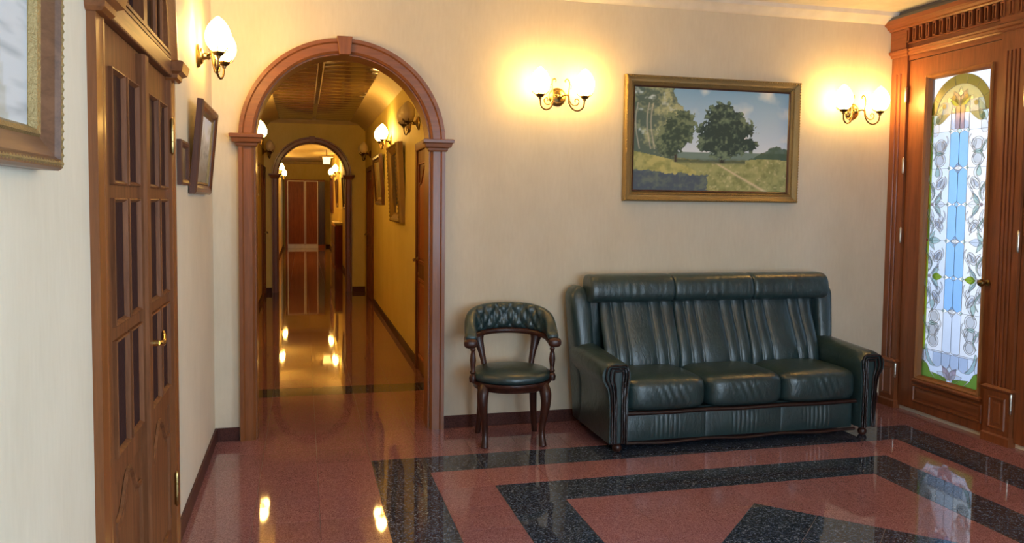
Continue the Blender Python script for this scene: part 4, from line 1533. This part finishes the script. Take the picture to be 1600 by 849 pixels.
# seat cushions
for k_ in range(3):
    cx_ = -0.542 + 0.542 * k_

    def dsp(p, k_=k_):
        x, y, z = p
        top = max(0.0, z)
        q = 1 + 0.10 * (1 - x * x) * (1 - y * y) * (z > 0)
        f = 0.014 * fold(x + 0.3 * z, 40 + k_) * max(0, -y) ** 2 * (1 - abs(x) ** 3)
        wr = 0.02 * math.sin(34 * x + 6 * z + k_) * math.exp(-((x - 0.05) / 0.35) ** 2) * max(0, -y) ** 3 * (1 - z * z)
        return (x, y * (1 + f + wr) - 0.05 * max(0, -y) ** 2 * math.cos(z * 1.4), z * q)
    MB().pillow((cx_, -0.465, 0.335), (0.276, 0.268, 0.106), 5.5, 30, dsp).build('seat_cushion', LEATH, sofa, 180)
# backrest cushions with upright channels
SEAMS = [0.0, 0.16, 0.32, 0.68, 0.84, 1.0]
for k_ in range(3):
    x0 = -0.80 + 0.5333 * k_
    nu, nv = 90, 26

    def bk(i, j, x0=x0, k_=k_):
        t = i / (nu - 1)
        v = j / (nv - 1)
        sl = t + 0.05 * (v - 0.35) * (1 - t) * t * 4
        for a, b in zip(SEAMS, SEAMS[1:]):
            if sl <= b or b == 1.0:
                q = min(1, max(0, (sl - a) / (b - a)))
                puff = (4 * q * (1 - q)) ** (0.36 if b - a < 0.3 else 0.24) * (0.024 if b - a < 0.3 else 0.030)
                break
        wr = 0.0006 * math.sin((t * 26 + v * 9 + k_) * 2) * (0.3 + v) * (4 * q * (1 - q)) * (0.4 + 0.6 * fold(t + v * 0.6, 7 + k_) )
        belly = 0.050 * math.sin(PI * (0.15 + 0.85 * v)) * (1 - v) * 2
        y = -0.270 + 0.105 * v - puff - belly * 0.8 - wr
        z = 0.385 + 0.485 * v
        return (x0 + 0.5333 * t, y, z)
    m = MB().grid(bk, nu, nv)
    m.build('back_cushion', LEATH, sofa, 180)
# head rolls
for k_ in range(3):
    xa, xb = -0.89 + 0.5933 * k_, -0.89 + 0.5933 * (k_ + 1)

    def dsp(p, k_=k_):
        x, y, z = p
        f = 0.02 * fold(x + 0.2 * z, 70 + k_) * (1 - x ** 4) + 0.035 * math.sin(30 * x + k_) * math.exp(-((x) / 0.25) ** 2) * max(0, -y)
        return (x, y * (1 + f), z)
    h_ = (xb - xa) / 2 + 0.001

    def roll(i, j, xa=xa, xb=xb, h_=h_, k_=k_):
        u = math.sin(PI / 2 * (2 * i / 60 - 1))
        e = (1 - abs(u) ** 26) ** 0.42 * 0.30 + 0.70
        if i in (0, 60):
            e = 0.62
        a = 2 * PI * j / 32
        c, sn = math.cos(a), math.sin(a)
        k2 = 0.72
        py = 0.105 * math.copysign(abs(c) ** k2, c)
        pz = 0.094 * math.copysign(abs(sn) ** k2, sn)
        fr = max(0, -c)
        f = 1 + fr * (0.02 * fold(u, 70 + k_) + 0.03 * math.sin(34 * u + k_) * math.exp(-(u / 0.22) ** 2))
        return ((xa + xb) / 2 + u * h_, -0.185 + py * e * f + 0.012 * pz / 0.094, 0.945 + pz * e)
    m = MB().grid(roll, 61, 32, False, True, True)
    m.build('head_roll', LEATH, sofa, 180)
# back shell behind the cushions
MB().box(-0.86, 0.86, -0.15, -0.012, 0.06, 0.93).build('back_shell', LEATH, sofa, bevel=0.03)
# wings and arms
for s in (-1, 1):
    # wing beside the back cushions
    def wing(i, j, s=s):
        v = i / 30                       # upwards
        a = 2 * PI * j / 28
        z = 0.06 + 0.91 * v
        fr = -0.265 + 0.10 * max(0, v - 0.35) ** 1.3 * 1.7
        bk_ = -0.012 - 0.0 * v
        cy_ = (fr + bk_) / 2
        hy = (bk_ - fr) / 2
        top = 1 - max(0, (v - 0.88) / 0.12) ** 2.5 * 0.75
        hx = (0.058 + 0.020 * v) * top
        c, sn = math.cos(a), math.sin(a)
        k2 = 2 / 3.2
        px = hx * math.copysign(abs(c) ** k2, c)
        py = hy * math.copysign(abs(sn) ** k2, sn) * (0.6 + 0.4 * top)
        return (s * (0.880 + 0.052 * v) + px, cy_ + py, z - (0.02 * (1 - top)))
    MB().grid(wing, 31, 28, False, True, True).build('wing', LEATH, sofa, 180)

    # arm: section (x out from inner face, z), swept front to back
    half = [(0.000, 0.06), (0.000, 0.20), (0.002, 0.36), (-0.004, 0.42), (-0.012, 0.47), (-0.010, 0.505), (0.008, 0.535), (0.040, 0.552), (0.085, 0.556), (0.130, 0.550), (0.165, 0.528), (0.180, 0.495), (0.178, 0.455), (0.160, 0.425), (0.142, 0.39), (0.130, 0.32), (0.126, 0.20), (0.126, 0.06)]

    m = MB()
    nS = len(half)
    def arm2(i, j):
        ii = [0, 0.5, 1, 2, 4, 7, 10, 13, 16, 19, 22, 24][i]
        t = ii / 24
        x, z = half[j]
        y = -0.748 + 0.60 * t
        rnd = max(0.0, 1 - ii / 2.0)
        zz = z + ((0.035 * t) * (z - 0.3) / 0.25 if z > 0.3 else 0)
        xc = 0.07
        x2 = xc + (x - xc) * (1 - 0.06 * rnd ** 2)
        zz -= 0.008 * rnd ** 2 * (z > 0.4)
        return (s * (0.812 + x2), y, zz)
    m.grid(arm2, 12, nS, False, True, True)
    m.build('arm', LEATH, sofa, 50)
    # curved mahogany strips on the arm front
    for k_, (e, yoff) in enumerate(((0.020, -0.755), (0.038, -0.757), (0.054, -0.755))):
        path = []
        xc = 0.066
        for x, z in half:
            f = 1 - e / 0.078
            dx = (x - xc) * f
            zt = z if z < 0.40 else min(z, 0.556 - e) if z > 0.5 else z - e * (z - 0.40) * 4
            path.append((s * (0.812 + xc + dx), yoff, max(0.05, zt - 0.0)))
        MB().tube(bez(path, 4), 0.0065, 6).build('arm_trim', PIPE, sofa, 60)
    MB().lathe([(0, 0.0), (0.018, 0.0), (0.028, 0.012), (0.030, 0.028), (0.022, 0.042), (0.026, 0.05), (0.026, 0.062), (0, 0.062)], 16, (s * 0.868, -0.705, 0.0)).build('foot', MAHOG, sofa, 50)
    MB().lathe([(0, 0.0), (0.018, 0.0), (0.028, 0.012), (0.030, 0.028), (0.022, 0.042), (0.026, 0.05), (0.026, 0.062), (0, 0.062)], 16, (s * 0.868, -0.10, 0.0)).build('foot', MAHOG, sofa, 50)

# ------------------------------------------------------------------ tub chair
ch = empty('tub_chair', (1.810, -0.355, 0), -0.10, label='small mahogany tub armchair with buttoned green leather back beside the arch', cat='chair')
# seat
m = MB().lathe([(0, 0.0), (0.235, 0.0), (0.252, 0.012), (0.256, 0.030), (0.248, 0.048), (0.225, 0.062), (0.15, 0.078), (0.07, 0.085), (0, 0.087)], 40, (0, 0, 0))
m.v = [(x * 1.0, y * 0.96, z + 0.398) for x, y, z in m.v]
m.build('seat', LEATH, ch, 60)
m = MB().lathe([(0, 0.345), (0.222, 0.345), (0.232, 0.350), (0.236, 0.368), (0.246, 0.376), (0.252, 0.386), (0.250, 0.400), (0, 0.400)], 40)
m.v = [(x * 1.02, y * 0.98, z) for x, y, z in m.v]
m.build('seat_rail', MAHOG, ch, 40)
# horseshoe back: path from one arm front round the rear to the other
NA = 96
def shoe(t):
    """t in -1..1; rear is y+"""
    a = t * PI * 0.66
    x = 0.262 * math.sin(a) / math.sin(PI * 0.5) if abs(a) < PI / 2 else math.copysign(0.262 + 0.006 * (abs(a) - PI / 2), a)
    y = 0.195 * math.cos(a) if abs(a) < PI / 2 else -(abs(a) - PI / 2) * 0.235
    return x, y + 0.03
def shoe_n(t):
    x0, y0 = shoe(max(-1, t - 0.01))
    x1, y1 = shoe(min(1, t + 0.01))
    dx, dy = x1 - x0, y1 - y0
    l = math.hypot(dx, dy)
    return -dy / l, dx / l          # outward
def railz(t):
    return 0.665 - 0.020 * abs(t) ** 2 + 0.012 * math.cos(t * PI)
def rail_fn(i, j):
    t = -1 + 2 * i / (NA - 1)
    x, y = shoe(t)
    nx_, ny_ = shoe_n(t)
    a = 2 * PI * j / 12
    k2 = 0.6
    c, sn = math.cos(a), math.sin(a)
    rr = 0.034 * math.copysign(abs(c) ** k2, c)
    zz = 0.020 * math.copysign(abs(sn) ** k2, sn)
    return (x + nx_ * rr, y + ny_ * rr, railz(t) - 0.005 + zz)
MB().grid(rail_fn, NA, 12, False, True, True).build('arm_rail', MAHOG, ch, 60)
# upholstered roll on the rail
def topz(t):
    u = min(1, abs(t) / 0.92)
    return railz(t) + 0.012 + 0.045 + 0.122 * (1 - u ** 4.4)
NS = 30
def pad(i, j):
    t = (-1 + 2 * i / (NA * 2 - 1)) * 0.97
    x, y = shoe(t)
    nx_, ny_ = shoe_n(t)
    a = 2 * PI * j / NS
    zb, zt = railz(t) + 0.010, topz(t)
    endr = min(1, (0.97 - abs(t)) / 0.05) ** 0.5 if abs(t) > 0.92 else 1
    hz = (zt - zb) / 2
    th = 0.036 * (0.75 + 0.25 * endr)
    c, sn = math.cos(a), math.sin(a)
    k2 = 0.72
    rr = th * math.copysign(abs(c) ** k2, c)
    zz = hz * math.copysign(abs(sn) ** k2, sn) * (0.6 + 0.4 * endr)
    # buttoned diamonds on the inner face
    if c < 0.2 and abs(t) < 0.62:
        U = t * 11.0
        V = (zz / hz) * 1.5
        d1_ = abs(math.sin(PI * (U + V) / 2 + PI / 4))
        d2_ = abs(math.sin(PI * (U - V) / 2 + PI / 4))
        pf = (d1_ * d2_) ** 0.45
        fade = min(1, (0.62 - abs(t)) / 0.1)
        rr -= (pf - 0.5) * 0.026 * fade * min(1, (0.2 - c) * 1.4)
    return (x + nx_ * rr - nx_ * 0.004, y + ny_ * rr - ny_ * 0.004 + 0.05 * (zz + hz) * (1 if abs(t) < 0.6 else 0) * (1 - abs(t) / 0.6 if abs(t) < 0.6 else 0), (zb + zt) / 2 + zz)
MB().grid(pad, NA * 2, NS, False, True, True).build('backrest', LEATH, ch, 180)
for U, V in [(u_ - 0.5 * (abs(v_) == 1), v_ / 1.5 * 0.5) for u_ in range(-6, 8) for v_ in (-1, 0, 1)]:
    if True:
        tt = U / 11.0
        if abs(tt) > 0.55:
            continue
        x, y = shoe(tt)
        nx_, ny_ = shoe_n(tt)
        zb, zt = railz(tt) + 0.010, topz(tt)
        z = (zb + zt) / 2 + V * (zt - zb) / 2
        MB().pillow((x - nx_ * 0.030, y - ny_ * 0.030 + 0.05 * (z - zb) * (1 - abs(tt) / 0.6), z), (0.007, 0.007, 0.007), 2, 4).build('button', LEATH, ch, 180)
for s in (-1, 1):
    # scrolled arm end, turned front post, flat rear upright
    x, y = shoe(s * 0.985)
    MB().pillow((x, y - 0.005, railz(1) + 0.002), (0.042, 0.030, 0.030), 2.6, 10).build('arm_end', MAHOG, ch, 180)
    MB().lathe([(0.020, 0.395), (0.024, 0.42), (0.020, 0.435), (0.013, 0.445), (0.020, 0.456), (0.013, 0.468), (0.015, 0.49), (0.020, 0.53), (0.016, 0.565), (0.011, 0.585), (0.018, 0.596), (0.012, 0.606), (0.017, 0.63), (0.020, 0.652)], 14, (s * 0.250, -0.085, 0)).build('arm_post', MAHOG, ch, 50)
    x, y = shoe(s * 0.40)
    P = [(x * 0.80, y - 0.035, 0.39), (x * 0.80, y - 0.030, 0.46), (x * 0.88, y - 0.01, 0.54), (x * 0.98, y, 0.62), (x, y, 0.66)]
    wv = [0.017, 0.016, 0.020, 0.030, 0.040]
    m = MB()
    def up_fn(i, j, P=bez(P, 4), s=s):
        n_ = len(P)
        t = i / (n_ - 1) * 4
        k_ = min(3, int(t))
        w_ = wv[k_] + (wv[k_ + 1] - wv[k_]) * (t - k_)
        a = 2 * PI * j / 12
        return (P[i].x + math.cos(a) * w_ * 1.1, P[i].y + math.sin(a) * 0.017, P[i].z)
    m.grid(up_fn, 17, 12, False, True, True)
    m.build('rear_upright', MAHOG, ch, 60)
    # cabriole front leg
    p = bez([(s * 0.185, -0.135, 0.375), (s * 0.196, -0.160, 0.33), (s * 0.196, -0.165, 0.26), (s * 0.184, -0.150, 0.16), (s * 0.178, -0.146, 0.08), (s * 0.180, -0.156, 0.03), (s * 0.182, -0.164, 0.0)], 5)
    rr = [0.036, 0.037, 0.031, 0.023, 0.019, 0.022, 0.026]
    R = [rr[min(5, int(i / 5))] + (rr[min(6, int(i / 5) + 1)] - rr[min(5, int(i / 5))]) * (i / 5 % 1) for i in range(len(p))]
    R[-1] = 0.024
    MB().tube(p, R, 10).build('leg', MAHOG, ch, 60)
    p = bez([(s * 0.170, 0.130, 0.375), (s * 0.172, 0.140, 0.25), (s * 0.178, 0.152, 0.12), (s * 0.190, 0.175, 0.0)], 6)
    R = [0.028 - 0.010 * i / (len(p) - 1) for i in range(len(p))]
    MB().tube(p, R, 8).build('leg', MAHOG, ch, 60)
